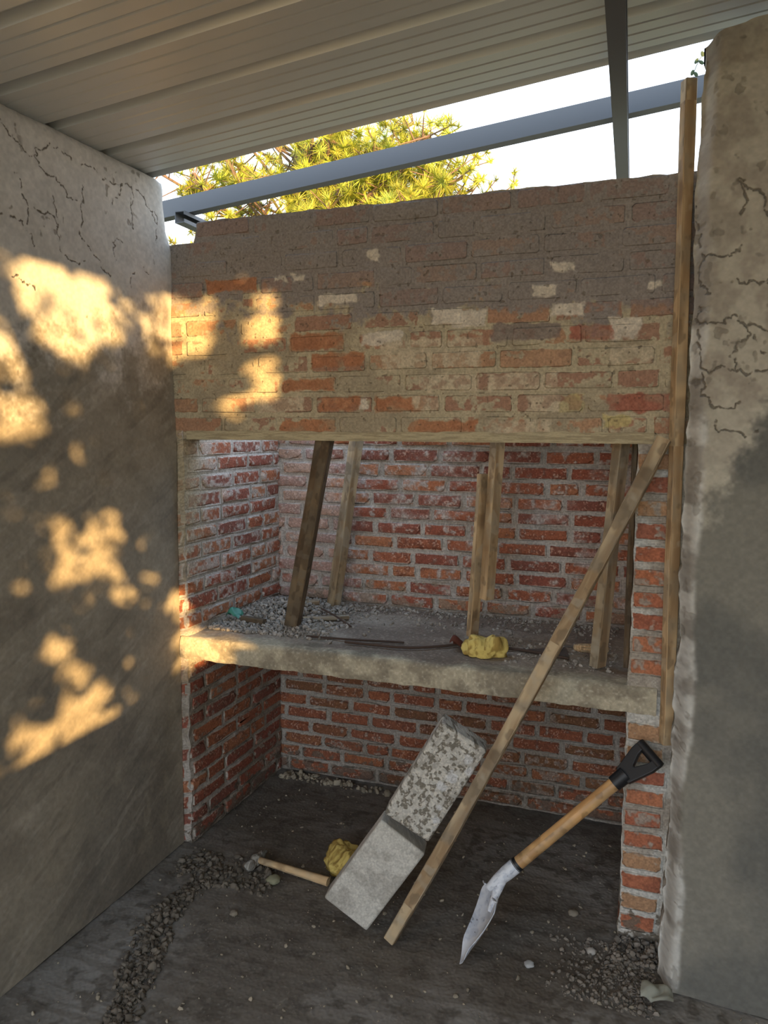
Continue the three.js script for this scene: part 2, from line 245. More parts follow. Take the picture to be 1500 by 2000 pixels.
// ───────────────────────── brick wall above the opening ─────────────────────────
{
  const X0 = -1.0, W = 2.2, Y0 = 1.656, H = 0.806, r = rng(21), G = new THREE.Group();
  const A = [[-0.443, 0.219], [-0.068, 0.229], [-0.433, 0.21], [-0.315, 0.205], [-0.398, 0.21], [-0.379, 0.22], [-0.29, 0.215], [-0.745, 0.214], [-0.859, 0.2], [-0.896, 0.195], [-0.785, 0.22]];
  const rows = A.map(([x, l], k) => ({ k, y: 1.684 - Y0 + 0.072 * k, h: 0.0555, anchor: x - X0, lens: l }));
  const bricks = layBricks(rows, 0.06, W - 0.003, r, 0.2, 0.235, 0.016).filter((b) => !(b.row === 10 && b.x1 + X0 < -0.77));
  const F = [['w',-0.290,-0.136,2.134,2.173],['w',-0.126,0.034,1.983,2.032],['w',0.133,0.23,2.05,2.099],['w',0.2,0.318,2.035,2.09],['w',0.466,0.547,2.121,2.158],['w',0.522,0.632,2.058,2.104],['w',0.709,0.807,1.983,2.046],['r',0.583,0.724,1.980,2.028],['p',0.711,0.848,1.904,1.963],['w',0.521,0.601,2.194,2.229],['w',-0.102,-0.061,2.269,2.311],['p',0.456,0.566,1.753,1.812],['y',0.566,0.638,1.752,1.811],['o',-0.068,0.110,1.754,1.809],['p',0.064,0.161,1.754,1.808],['p',0.325,0.540,1.679,1.729],['r',0.709,0.899,1.753,1.812],['p',-0.050,0.303,1.902,2.005],['p',0.091,0.296,1.824,1.884],['p',0.330,0.556,1.821,1.882],['o',-0.443,-0.224,1.683,1.729],['o',0.055,0.290,1.686,1.729],['o',-0.745,-0.531,2.197,2.247],['o',-0.398,-0.192,1.980,2.038],['o',-0.315,-0.113,1.914,1.964],['o',-0.433,-0.228,1.832,1.876],['g',0.336,0.567,1.986,2.043],['w',0.817,0.869,2.129,2.157],['w',-0.392,-0.332,2.216,2.247],['w',-0.464,-0.413,2.224,2.242],['p',-0.587,-0.345,1.757,1.813],['w',-0.135,-0.097,1.765,1.810],['o',-0.284,-0.126,1.760,1.811],['y',0.703,0.781,1.705,1.745]];
  const FC = { w: [206, 196, 178], p: [190, 176, 150], y: [192, 178, 122], o: [168, 112, 78], r: [158, 94, 76], g: [120, 108, 104] };
  // clean patches of brick and dabs of pale mortar, each with its own ragged outline
  const mat = brickWall(G, {
    W, H, D: 0.12, bricks, px: 1000, seed: 77, recess: 0, proud: 0.0006, uneven: 0.004, bump: 0.006, rough: 0.8,
    disp: (x, y) => (fbm(x * 16, y * 22, 3) - 0.5) * 0.009,
    edge: (x, y, s, v) => { let yy = y; const X = x + X0; if (v === 1 || y > H - 0.01) yy += (fbm(x * 22, 5, 3) - 0.5) * 0.016; if (X < -0.785 && y > 0.728) yy = 0.728 + (fbm(x * 30, 2, 2) - 0.5) * 0.006; return [x, yy]; },
    paint: (x, y, b, e) => {
      const X = x + X0, Y = y + Y0, n = fbm(x * 9, y * 13, 4), f = fbm(x * 50, y * 50, 3), c = fbm(x * 190, y * 190, 2), up = sm(2.07, 2.14, Y + 0.3 * (n - 0.5) + 0.16 * (f - 0.5) + 0.06 * X);
      let mortar = mixc(mixc([180, 168, 140], [160, 148, 124], sm(0.4, 0.65, n)), mixc([150, 142, 134], [136, 128, 122], n), up);
      let k = mortar, hh = 0.42 + 0.25 * (f - 0.5);
      if (b) {
        const base = REDS[Math.floor(b.t * 5.99)], br = mixc(base, [120, 70, 54], 0.5 * sm(0.45, 0.7, f));
        let cov = clamp(0.56 + 1.5 * (n - 0.5) + 0.7 * (b.u - 0.5) + 1.1 * (f - 0.5)); cov = sm(0.2, 0.62, cov); cov = Math.max(cov, 0.5 + 0.3 * up); cov = Math.max(cov, 1 - sm(0, 0.006, e + 0.012 * (f - 0.5)));
        k = mixc(br, mortar, cov); hh = 0.6 + 0.3 * (f - 0.5) - 0.1 * cov;
      }
      for (const [kind, a0, a1, b0, b1] of F) {
        if (X < a0 - 0.03 || X > a1 + 0.03 || Y < b0 - 0.02 || Y > b1 + 0.02) continue;
        const w = 0.028 * (fbm(X * 34 + a0 * 50, Y * 40, 3) - 0.5), d = Math.min(X - a0, a1 - X) + w, v = Math.min(Y - b0, b1 - Y) + w * 0.8, m = sm(-0.003, 0.006, Math.min(d, v));
        const part = kind === 'p' ? 0.55 + 0.35 * sm(0.4, 0.6, f) : kind === 'w' ? 0.95 : kind === 'g' ? 0.7 : 0.85 * (1 - 0.5 * sm(0.5, 0.66, n));
        k = mixc(k, FC[kind].map((q) => q * (0.9 + 0.2 * f)), m * part); if (kind === 'w') hh += 0.22 * m;
      }
      k = k.map((q) => q * (0.88 + 0.24 * c)); const spot = sm(0.8, 0.86, fbm(x * 70, y * 70 + 30, 2)); k = mixc(k, [80, 70, 58], spot * 0.35);
      return [...k, clamp(hh - 0.25 * spot + 0.15 * (c - 0.5))];
    },
  });
  // the brick ring only shows its joints; lintel: smooth plaster strip with a sharp lower arris
  const lt = makeMaps(1.7, 0.2, 1200, 140, (x, y) => { const f = fbm(x * 20, y * 40, 4), c = fbm(x * 160, y * 160, 2); return [...mixc([184, 172, 140], [160, 148, 120], sm(0.4, 0.65, f)).map((q) => q * (0.92 + 0.16 * c)), 0.5 + 0.3 * f + 0.2 * c]; });
  const lg = panelGeo(1.7, 0.034, 0.1, 85, 3, (x, y) => 0.003 + (fbm(x * 12, y * 30, 3) - 0.5) * 0.004, (x, y, s, v) => [x, y + (v === 1 ? (fbm(x * 20, 3, 3) - 0.5) * 0.012 : (fbm(x * 40, 8, 2) - 0.5) * 0.002)]);
  lg.translate(-0.845 - X0, -0.002, 0.002); part('lintel', lg, mapped(lt, 0.003), G, 'plastered concrete lintel edge');
  G.position.set(X0, Y0, 0); struct(G, 'wall_back');
  // cover over the right part of the flue; the left part is open to the sky
}

// ───────────────────────── niche: back wall, left side wall, right pier ─────────────────────────
{
  const X0 = -0.86, W = 1.72, H = 1.79, r = rng(31), G = new THREE.Group(), rows = [];
  for (let k = 0; k < 26; k++) rows.push({ k, y: 0.012 + 0.0672 * k + (r() - 0.5) * 0.004, h: 0.049, anchor: 0.05 + (k % 2 ? 0.115 : 0) + (r() - 0.5) * 0.06 });
  const bricks = layBricks(rows, 0.005, W - 0.005, r, 0.185, 0.222, 0.021);
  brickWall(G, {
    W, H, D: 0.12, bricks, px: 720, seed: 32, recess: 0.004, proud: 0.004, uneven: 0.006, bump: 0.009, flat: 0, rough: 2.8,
    disp: (x, y) => (fbm(x * 24, y * 24, 3) - 0.46) * 0.016,
    paint: (x, y, b, e) => {
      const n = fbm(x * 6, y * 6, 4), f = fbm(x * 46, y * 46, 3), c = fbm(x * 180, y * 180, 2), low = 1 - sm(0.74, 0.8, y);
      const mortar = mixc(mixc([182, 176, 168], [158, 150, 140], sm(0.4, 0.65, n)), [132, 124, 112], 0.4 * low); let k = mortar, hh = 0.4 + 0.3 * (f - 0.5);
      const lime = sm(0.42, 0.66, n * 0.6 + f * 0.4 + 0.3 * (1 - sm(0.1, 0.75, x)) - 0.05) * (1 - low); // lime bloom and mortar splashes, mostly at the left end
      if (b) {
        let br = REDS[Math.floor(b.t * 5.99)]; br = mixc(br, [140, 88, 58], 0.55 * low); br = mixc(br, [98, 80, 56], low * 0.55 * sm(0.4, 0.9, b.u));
        br = mixc(br, [116, 72, 58], 0.6 * sm(0.45, 0.72, f)); br = mixc(br, [206, 176, 156], 0.6 * sm(0.6, 0.72, c * 0.6 + f * 0.4));
        const cov = Math.max(sm(0.58, 0.72, f * 0.6 + n * 0.4 + 0.14 * (b.u - 0.5)) * 0.7, 1 - sm(0, 0.004, e + 0.008 * (f - 0.5))); k = mixc(br, mortar, cov); k = mixc(k, [196, 188, 184], lime * 0.58); hh = 0.62 + 0.3 * (f - 0.5);
        const foot = y < 0.2 ? sm(0.5, 0.56, fbm(x * 30, y * 40 + 11, 4) + (0.07 - y) * 2) : 0; k = mixc(k, [104, 96, 86], foot * 0.7); // ragged grey-brown blotches, denser towards the floor
        const shelf = low || y > 1.02 ? 0 : sm(0.5, 0.56, fbm(x * 26, y * 36 + 31, 4) + (0.93 - y) * 2.2); k = mixc(k, [146, 134, 118], shelf * 0.65);
      } else k = mixc(k, [190, 186, 182], lime * 0.4);
      k = k.map((q) => q * (0.84 + 0.32 * c)); return [...k, clamp(hh + 0.2 * (c - 0.5))];
    },
  });
  G.position.set(X0, 0, -0.75); struct(G, 'wall_niche');
}
{
  const W = 0.75, H = 1.72, r = rng(41), G = new THREE.Group(), rows = [];
  for (let k = 0; k < 25; k++) rows.push({ k, y: 0.01 + 0.0688 * k + (r() - 0.5) * 0.004, h: 0.0505, anchor: 0.0 + (k % 2 ? 0.125 : 0.015) + (r() - 0.5) * 0.03 });
  const bricks = layBricks(rows, 0.004, W - 0.004, r, 0.195, 0.225, 0.019).filter((b) => !(b.y1 > 0.785 && b.y0 < 0.872));
  const mat = brickWall(G, {
    W, H, D: 0.14, bricks, px: 720, seed: 42, recess: 0.002, proud: 0.003, uneven: 0.008, bump: 0.009, rough: 2.8,
    disp: (x, y) => (fbm(x * 24, y * 24, 3) - 0.46) * 0.016, edge: (x, y, s, v) => [x + (s === 0 ? (fbm(y * 24, 4, 2) - 0.5) * 0.014 : 0), y],
    paint: (x, y, b, e) => {
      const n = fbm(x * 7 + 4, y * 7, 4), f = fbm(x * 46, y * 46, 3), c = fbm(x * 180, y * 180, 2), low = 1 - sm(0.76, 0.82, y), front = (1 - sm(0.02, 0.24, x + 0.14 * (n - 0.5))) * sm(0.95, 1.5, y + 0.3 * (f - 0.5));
      const mortar = mixc([176, 168, 158], [148, 138, 124], sm(0.4, 0.65, n)); let k = mortar, hh = 0.4 + 0.3 * (f - 0.5);
      if (b) {
        let br = REDS[Math.floor(b.t * 5.99)]; br = mixc(br, [116, 74, 58], 0.6 * sm(0.45, 0.72, f)); br = mixc(br, [206, 178, 158], 0.55 * sm(0.6, 0.72, c * 0.6 + f * 0.4));
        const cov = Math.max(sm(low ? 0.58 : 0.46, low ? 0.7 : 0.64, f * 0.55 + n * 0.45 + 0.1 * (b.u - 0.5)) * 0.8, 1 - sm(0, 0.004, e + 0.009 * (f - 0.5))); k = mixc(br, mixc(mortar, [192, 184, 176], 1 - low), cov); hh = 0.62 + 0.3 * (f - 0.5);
      }
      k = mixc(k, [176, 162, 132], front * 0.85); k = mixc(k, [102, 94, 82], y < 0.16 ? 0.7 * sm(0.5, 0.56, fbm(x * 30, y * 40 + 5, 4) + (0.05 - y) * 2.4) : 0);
      return [...k.map((q) => q * (0.84 + 0.32 * c)), clamp(hh + 0.2 * (c - 0.5))];
    },
  });
  G.rotation.y = Math.PI / 2 - 0.035; G.position.set(-0.866, 0, -0.001); struct(G, 'wall_niche_left');
}
{
  const X0 = 0.808, W = 0.2, H = 1.656, r = rng(51), G = new THREE.Group(), bricks = [];
  for (let k = 0; k < 22; k++) { const y = 0.03 + 0.0735 * k; if (y + 0.055 > 0.785 && y < 0.875) continue; if (y + 0.05 > H) continue; bricks.push({ x0: 0.003 + r() * 0.004, x1: 0.112 + r() * 0.016, y0: y, y1: y + 0.05 + r() * 0.006, t: r(), u: r(), row: k }); }
  brickWall(G, {
    W, H, D: 0.74, bricks, px: 900, seed: 52, recess: 0.004, proud: 0.002, uneven: 0.01, bump: 0.008, rough: 1.5,
    disp: (x, y) => (fbm(x * 30, y * 26, 3) - 0.4) * 0.014, edge: (x, y, s, v) => [x + (s === 0 || s === 1 ? (fbm(y * 26, s * 9 + 4, 2) - 0.5) * 0.012 : 0), y],
    paint: (x, y, b, e) => {
      const n = fbm(x * 9 + 4, y * 9, 4), f = fbm(x * 46, y * 46, 3), c = fbm(x * 180, y * 180, 2);
      const mortar = mixc([190, 188, 180], [158, 150, 138], sm(0.42, 0.62, n)); let k = mortar, hh = 0.4 + 0.3 * (f - 0.5);
      if (b) { let br = mixc(REDS[Math.floor(b.t * 5.99)], [178, 114, 84], 0.45); br = mixc(br, [128, 78, 60], 0.5 * sm(0.45, 0.7, f)); if (b.u > 0.78) br = mixc(br, [170, 142, 108], 0.75); const cov = Math.max(sm(0.56, 0.68, f * 0.5 + n * 0.5) * 0.85, 1 - sm(0, 0.004, e + 0.01 * (f - 0.5))); k = mixc(br, mortar, cov); hh = 0.62 + 0.3 * (f - 0.5); }
      k = mixc(k, [104, 96, 84], y < 0.16 ? 0.8 * sm(0.5, 0.56, fbm(x * 30, y * 40 + 5, 4) + (0.05 - y) * 2.4) : 0);
      return [...k.map((q) => q * (0.84 + 0.32 * c)), clamp(hh + 0.2 * (c - 0.5))];
    },
  });
  G.position.set(X0, 0, 0); struct(G, 'wall_pier');
}
// concrete cover over the right half of the flue
{
  const m = new THREE.Mesh(new RoundedBoxGeometry(0.94, 0.08, 0.75, 1, 0.006).translate(0.46, 1.832, -0.498), new THREE.MeshStandardMaterial({ color: 0x9a948a, roughness: 0.95 })); struct(m, 'trim_1');
}

// ───────────────────────── concrete shelf ─────────────────────────
{
  const W = 1.79, H = 0.09, D = 0.74;
  const t = makeMaps(W, 0.9, 1200, 600, (x, y) => {
    const f = fbm(x * 14, y * 14, 4), c = fbm(x * 120, y * 120, 3), n = fbm(x * 3, y * 5, 4); let k = mixc([176, 168, 146], [142, 134, 116], sm(0.4, 0.66, f));
    const dirt = sm(0.1, 0.17, y + 0.09 * (n - 0.5) + 0.05 * (f - 0.5)); k = mixc(k, mixc([150, 138, 124], [118, 104, 92], sm(0.42, 0.6, n)), dirt * 0.85); // ash and dust lying on top, behind the clean front edge
    const stain = sm(0.56, 0.66, fbm(x * 4 + 5, y * 9 + 2, 3)) * sm(0.05, 0.1, y) * (1 - sm(0.2, 0.3, y)); k = mixc(k, [112, 106, 92], 0.7 * stain);
    const spk = sm(0.66, 0.76, c); k = mixc(k, [196, 192, 178], spk * 0.25); return [...k.map((q) => q * (0.86 + 0.28 * c)), clamp(0.4 + 0.4 * f + 0.3 * (c - 0.5))];
  });
  // cross-section swept along x: front face (v 0..0.09) then the top (v 0.09..)
  const nx = 150, prof = [[-D, 0], [0, 0], [0.004, 0.02], [0.004, 0.045], [0.003, 0.07], [-0.006, 0.084], [-0.02, 0.088]]; for (let k = 1; k <= 24; k++) prof.push([-0.02 - k * (D - 0.02) / 24, 0.088]);
  const vv = [0, 0]; let acc = 0; for (let k = 2; k < prof.length; k++) { acc += Math.hypot(prof[k][0] - prof[k - 1][0], prof[k][1] - prof[k - 1][1]); vv.push(acc); }
  const pos = [], uv = [], idx = [];
  for (let i = 0; i <= nx; i++) { const x = i / nx * W; prof.forEach(([z, y], k) => { const j = k >= 2 && k < 7 ? (fbm(x * 24, k * 0.5, 3) - 0.5) * 0.008 : 0, yy = k === 1 ? (fbm(x * 30, 5, 3) - 0.5) * 0.01 : k >= 5 && k < prof.length - 1 ? (fbm(x * 12, z * 12, 3) - 0.5) * 0.01 : 0; pos.push(x, y + yy, z + j); uv.push(x / W, vv[k] / 0.9); }); }
  const n = prof.length; for (let i = 0; i < nx; i++) for (let k = 0; k < n; k++) { const b = (k + 1) % n, a0 = i * n + k, a1 = i * n + b, c0 = a0 + n, c1 = a1 + n; idx.push(a0, c0, a1, a1, c0, c1); }
  for (const i of [0, nx]) { for (let k = 1; k < n - 1; k++) i ? idx.push(i * n, i * n + k + 1, i * n + k) : idx.push(0, k, k + 1); }
  let g = new THREE.BufferGeometry(); g.setAttribute('position', new THREE.Float32BufferAttribute(pos, 3)); g.setAttribute('uv', new THREE.Float32BufferAttribute(uv, 2)); g.setIndex(idx); g = toCreasedNormals(g, 0.9);
  const m = single('concrete_shelf', g, mapped(t, 0.005), 'rough cast concrete shelf slab dividing the firebox from the niche below', 'shelf'); m.position.set(-0.893, 0.7845, 0.012);
}
const SH = 0.874; // top of the shelf

// ───────────────────────── roof ─────────────────────────
const roofY = (x) => 2.622 + 0.0977 * (x + 0.9);
{
  const metal = new THREE.MeshStandardMaterial({ color: 0xc6c9ca, roughness: 0.38, metalness: 0.2 }), G = new THREE.Group(), P = 0.2385, X1 = -1.12, X2 = 2.25;
  const sheet = (z0, n, lift) => {
    const pr = []; for (let k = 0; k < n; k++) { const z = z0 + k * P; pr.push([z, 0], [z + 0.012, 0.026], [z + 0.036, 0.026], [z + 0.05, 0]); for (const b of [0.09, 0.145, 0.195]) pr.push([z + b - 0.005, 0], [z + b, 0.0035], [z + b + 0.005, 0]); } pr.push([z0 + n * P, 0], [z0 + n * P + 0.012, 0.026], [z0 + n * P + 0.03, 0.026]);
    const pos = [], idx = []; pr.forEach(([z, y]) => { for (const x of [X1, X2]) for (const d of [0, 0.0012]) pos.push(x, roofY(x) + y + d + lift, z); });
    for (let k = 0; k < pr.length - 1; k++) { const a = k * 4, b = a + 4; idx.push(a, a + 2, b, b, a + 2, b + 2, a + 1, b + 1, a + 3, b + 1, b + 3, a + 3, a, b, a + 1, b, b + 1, a + 1, a + 2, a + 3, b + 2, b + 2, a + 3, b + 3); }
    const g = new THREE.BufferGeometry(); g.setAttribute('position', new THREE.Float32BufferAttribute(pos, 3)); g.setIndex(idx); return toCreasedNormals(g, 0.15);
  };
  [[0.05, 4, 0], [0.05 + 4 * P, 4, 0.0015], [0.05 + 8 * P, 4, 0.003], [0.05 + 12 * P, 3, 0.0045]].forEach(([z, n, l]) => part('roof_sheet', sheet(z, n, l), metal, G)); struct(G, 'ceiling');
}
const steel = new THREE.MeshStandardMaterial({ color: 0x5c5f63, roughness: 0.55, metalness: 0.3 });
{ // lipped channel section along local x; open side away from the camera
  const chan = (L, h, w) => { const t = 0.003, s = new THREE.Shape([[0, 0], [w, 0], [w, 0.014], [w - t, 0.014], [w - t, t], [t, t], [t, h - t], [w - t, h - t], [w - t, h - 0.014], [w, h - 0.014], [w, h], [0, h]].map(([a, b]) => new THREE.Vector2(a, b))); const g = new THREE.ExtrudeGeometry(s, { depth: L, bevelEnabled: false }); g.rotateY(Math.PI / 2); return g; };
  const sl = Math.atan(0.0977), F = thing('steel_roof_frame', 'grey steel channel roof frame crossing the bright gap above the wall', 'roof frame', [0, 0, 0]);
  part('purlin', chan(2.3, 0.066, 0.045).rotateZ(sl).translate(-1.16, roofY(-1.16) - 0.072, -0.155), steel, F);
  const raf = (h, w, L) => { const g = chan(L, h, w); g.rotateY(-Math.PI / 2); return g; }; // along +z, web on the -x side
  part('rafter', raf(0.075, 0.044, 4.7).rotateY(0.0224).translate(0.669, roofY(0.72) - 0.147, -1.2), steel, F);
  part('rafter', raf(0.045, 0.044, 0.9).translate(-0.96, roofY(-0.94) - 0.117, -1.02), steel, F);
}

// ───────────────────────── timber ─────────────────────────
{
  const X = V(1, 0, 0), Zx = V(0.8, 0, 0.6);
  const pr = (A, B, w, t, side, mat, seed, label) => single('timber_prop', timber(V(...A), V(...B), w, t, side, seed), mat, label, 'prop', 'timber props in the firebox');
  pr([-0.535, SH + 0.012, -0.27], [-0.29, 1.665, -0.06], 0.058, 0.05, X, WOOD.dark, 1, 'dark leaning timber prop nearest the rubble heap, leftmost in the firebox');
  pr([-0.515, SH + 0.008, -0.655], [-0.375, 1.78, -0.64], 0.052, 0.045, V(0.9, 0, 0.5), WOOD.old, 2, 'greyish timber prop against the back bricks, second from left');
  pr([0.2, SH, -0.4], [0.233, 1.525, -0.4], 0.026, 0.045, Zx, WOOD.tan, 3, 'shorter tan batten strapped beside the central prop, standing behind the yellow lump');
  pr([0.256, 1.03, -0.396], [0.294, 1.785, -0.396], 0.042, 0.045, Zx, WOOD.tan, 4, 'central tan timber prop rising behind the lintel, spliced to a shorter batten');
  pr([0.702, SH + 0.006, -0.15], [0.755, 1.66, -0.1], 0.036, 0.05, Zx, WOOD.old, 5, 'slim timber prop at the right end of the firebox, behind the long plank');
  single('timber_board', timber(V(0.796, SH + 0.006, -0.2), V(0.796, 1.655, -0.2), 0.02, 0.09, X, 6), WOOD.dark, 'dark upright board lining the inner face of the brick pier', 'board');
  single('timber_batten', timber(V(0.93, 0.705, 0.03), V(0.909, 2.71, 0.03), 0.034, 0.036, V(0.9, 0, -0.42), 7), WOOD.tan, 'tall upright timber straightedge at the corner beside the right plaster wall', 'batten');
  single('timber_plank', timber(V(0.096, 0.012, 0.3), V(0.884, 1.672, 0.07), 0.04, 0.03, V(0.9, -0.4, 0.25), 8, 0.012), WOOD.old, 'long weathered plank leaning diagonally from the floor to the pier', 'plank');
}

// ───────────────────────── concrete blocks leaning on the plank ─────────────────────────
{
  const mk = (seed, coarse) => makeMaps(0.4, 0.2, 800, 400, (x, y) => {
    const c = fbm(x * 190 + seed, y * 190, 3), f = fbm(x * 26 + seed, y * 26, 4), q = fbm(x * 90, y * 90 + seed, 2); let k = mixc([192, 190, 181], [170, 167, 158], sm(0.4, 0.62, f));
    if (coarse) { k = mixc(k, [98, 92, 80], 0.75 * sm(0.5, 0.64, q)); k = mixc(k, [198, 194, 182], 0.6 * sm(0.6, 0.7, c)); let s = 0; for (const [a, b, rr] of [[0.25, 0.075, 0.02], [0.205, 0.085, 0.016], [0.33, 0.06, 0.016], [0.3, 0.035, 0.014], [0.1, 0.04, 0.012], [0.14, 0.055, 0.009]]) s = Math.max(s, 1 - sm(-0.004, 0.004, Math.hypot(x - a, y - b) - rr * (0.5 + fbm(x * 70, y * 70 + a * 40, 2)))); k = mixc(k, [204, 206, 206], s * 0.8); }
    return [...k.map((v) => v * (0.86 + 0.28 * c)), clamp(0.5 + (coarse ? 0.7 : 0.25) * (c - 0.5) - (coarse ? 0.5 : 0.1) * sm(0.5, 0.64, q))];
  });
  const blk = (a, b, c, mat, label, seed) => { // a: lower left, b: lower right (near plank), c: upper left, front face corners
    const A = V(...a), B = V(...b), Cc = V(...c), x = Cc.clone().sub(A), L = x.length(); x.normalize(); let y = B.clone().sub(A); y.sub(x.clone().multiplyScalar(y.dot(x))); const w = y.length(); y.normalize(); const z = x.clone().cross(y).negate(); // outward = towards camera
    const T = 0.09, g0 = new RoundedBoxGeometry(L, w, T, 3, 0.009), p = g0.attributes.position, r = rng(seed), uv = [];
    for (let i = 0; i < p.count; i++) { const X = p.getX(i), Y = p.getY(i), Z = p.getZ(i); uv.push((X + L / 2 + Z * 0.4) / 0.4, (Y + w / 2 + Z * 0.5) / 0.2); const n = (fbm(X * 30 + seed, Y * 30 + Z * 20, 2) - 0.5) * 0.006; p.setXYZ(i, X + n, Y + n * 0.7, Z); }
    g0.setAttribute('uv', new THREE.Float32BufferAttribute(uv, 2));
    const yy = y.clone(), m = new THREE.Matrix4().makeBasis(x, yy.clone().negate(), x.clone().cross(yy.clone().negate())); // right-handed
    g0.applyMatrix4(m); const out = x.clone().cross(yy.clone().negate()), sgn = out.z > 0 ? -1 : 1, ctr = A.clone().add(x.clone().multiplyScalar(L / 2)).add(y.multiplyScalar(w / 2)).add(out.multiplyScalar(sgn * T / 2)); g0.translate(ctr.x, ctr.y, ctr.z);
    return single('concrete_block', g0, mat, label, 'concrete block', 'blocks leaning on the plank');
  };
  blk([-0.138, 0.115, 0.313], [0.004, 0.006, 0.296], [0.05, 0.402, 0.263], mapped(mk(3, 0), 0.002), 'smooth grey concrete block, the lower of two against the plank', 3);
  blk([0.06, 0.427, 0.263], [0.205, 0.336, 0.242], [0.24, 0.75, 0.212], mapped(mk(9, 1), 0.004), 'pitted concrete block with white splashes, stacked above the smooth one', 9);
}

// ───────────────────────── shovel ─────────────────────────
{
  const tip = V(0.338, 0.004, 0.322), sock = V(0.448, 0.254, 0.205), top = V(0.884, 0.676, 0.062), S = thing('shovel', 'short wooden shovel with black grip and pale pointed blade leaning on the pier', 'shovel', [0, 0, 0]);
  const handleMat = new THREE.MeshStandardMaterial({ map: woodTex.map, color: 0xffdcae, roughness: 0.5 }), black = new THREE.MeshStandardMaterial({ color: 0x15171b, roughness: 0.5 });
  const bt = makeMaps(0.3, 0.3, 256, 256, (x, y) => { const f = fbm(x * 40, y * 40, 4), c = fbm(x * 160, y * 160, 2); return [...mixc(mixc([222, 228, 236], [196, 204, 216], sm(0.4, 0.65, f)), [92, 98, 108], 0.6 * sm(0.68, 0.78, c * 0.5 + f * 0.5)), f]; });
  const blade = mapped(bt, 0.0006, 0.55);
  const frame = (A, B, sd) => { const y = B.clone().sub(A).normalize(), x = sd.clone().sub(y.clone().multiplyScalar(sd.dot(y))).normalize(); return new THREE.Matrix4().makeBasis(x, y, x.clone().cross(y)).setPosition(A); };
  const BL = tip.distanceTo(sock), MB = frame(tip, sock, V(0.28, 0.08, 0.95)), HL = sock.distanceTo(top), MH = frame(sock, top, V(0.66, -0.5, 0.5));
  const nu = 16, nv = 24, pos = [], uv = [], idx = [], wid = (t) => 0.12 * Math.pow(Math.max(t, 0.001) / 0.8, 0.7) * (1 - 0.22 * sm(0.7, 0.8, t));
  for (const face of [0, 1]) for (let j = 0; j <= nv; j++) for (let i = 0; i <= nu; i++) { const t = j / nv * 0.8, s = i / nu * 2 - 1, x = s * wid(t); pos.push(x, t * BL, 0.022 * s * s * sm(0, 0.25, t) - 0.016 * Math.sin(Math.PI * Math.min(1, t)) - face * 0.0022); uv.push(x / 0.3 + 0.5, t); }
  const st = (nu + 1) * (nv + 1); for (let j = 0; j < nv; j++) for (let i = 0; i < nu; i++) { const a = j * (nu + 1) + i, b = a + 1, c = a + nu + 1, d = c + 1; idx.push(a, b, d, a, d, c, st + a, st + d, st + b, st + a, st + c, st + d); }
  for (let j = 0; j < nv; j++) for (const i of [0, nu]) { const a = j * (nu + 1) + i, c = a + nu + 1; i ? idx.push(a, st + a, c, c, st + a, st + c) : idx.push(a, c, st + a, c, st + c, st + a); }
  for (let i = 0; i < nu; i++) { const a = nv * (nu + 1) + i; idx.push(a, a + 1, st + a, a + 1, st + a + 1, st + a); }
  const bg = new THREE.BufferGeometry(); bg.setAttribute('position', new THREE.Float32BufferAttribute(pos, 3)); bg.setAttribute('uv', new THREE.Float32BufferAttribute(uv, 2)); bg.setIndex(idx); bg.computeVertexNormals(); bg.applyMatrix4(MB); const B = part('blade', toCreasedNormals(bg, 0.8), blade, S, 'pale grey painted pointed blade');
  for (const s of [-1, 1]) part('foot_tread', new RoundedBoxGeometry(0.03, 0.005, 0.012, 1, 0.002).translate(s * 0.082, BL * 0.8, 0.016).applyMatrix4(MB), blade, B);
  part('frog', limb(V(0, BL * 0.62, -0.012), V(0, BL * 1.02, 0), 0.008, 0.02, 12).applyMatrix4(MB), blade, B);
  part('socket', new THREE.LatheGeometry([[0.0, -0.06], [0.012, -0.06], [0.02, -0.02], [0.0235, 0.02], [0.0245, 0.06], [0.02, 0.06]].map(([a, b]) => new THREE.Vector2(a, b)), 20).applyMatrix4(MH), blade, S);
  part('collar', new THREE.CylinderGeometry(0.0235, 0.0247, 0.014, 20).translate(0, 0.064, 0).applyMatrix4(MH), black, S);
  const hEnd = HL - 0.13, hd = new THREE.CylinderGeometry(0.021, 0.0215, hEnd - 0.05, 22).translate(0, (hEnd + 0.05) / 2, 0); { const u = hd.attributes.uv; for (let i = 0; i < u.count; i++) u.setXY(i, u.getY(i) * 0.5, u.getX(i) * 0.12); } hd.applyMatrix4(MH); part('handle', hd, handleMat, S, 'varnished round wooden handle');
  const gp = [new THREE.CylinderGeometry(0.0265, 0.0245, 0.05, 20).translate(0, hEnd + 0.005, 0)]; // ferrule, two flat arms, cross bar
  for (const s of [-1, 1]) { const sh = new THREE.Shape([[0, 0.015], [s * 0.026, 0.02], [s * 0.045, 0.1], [s * 0.046, 0.13], [s * 0.026, 0.13], [s * 0.022, 0.1], [s * 0.006, 0.065], [0, 0.06]].map(([a, b]) => new THREE.Vector2(a, b + hEnd))); gp.push(new THREE.ExtrudeGeometry(sh, { depth: 0.02, bevelEnabled: true, bevelSize: 0.003, bevelThickness: 0.003, bevelSegments: 2 }).translate(0, 0, -0.01)); }
  gp.push(new THREE.CylinderGeometry(0.0155, 0.0155, 0.094, 16).rotateZ(Math.PI / 2).translate(0, hEnd + 0.128, 0));
  part('grip', mergeGeometries(gp.map((g) => { const q = g.index ? g.toNonIndexed() : g; q.deleteAttribute('uv'); return q.applyMatrix4(MH); })), black, S, 'black plastic D-shaped grip');
}

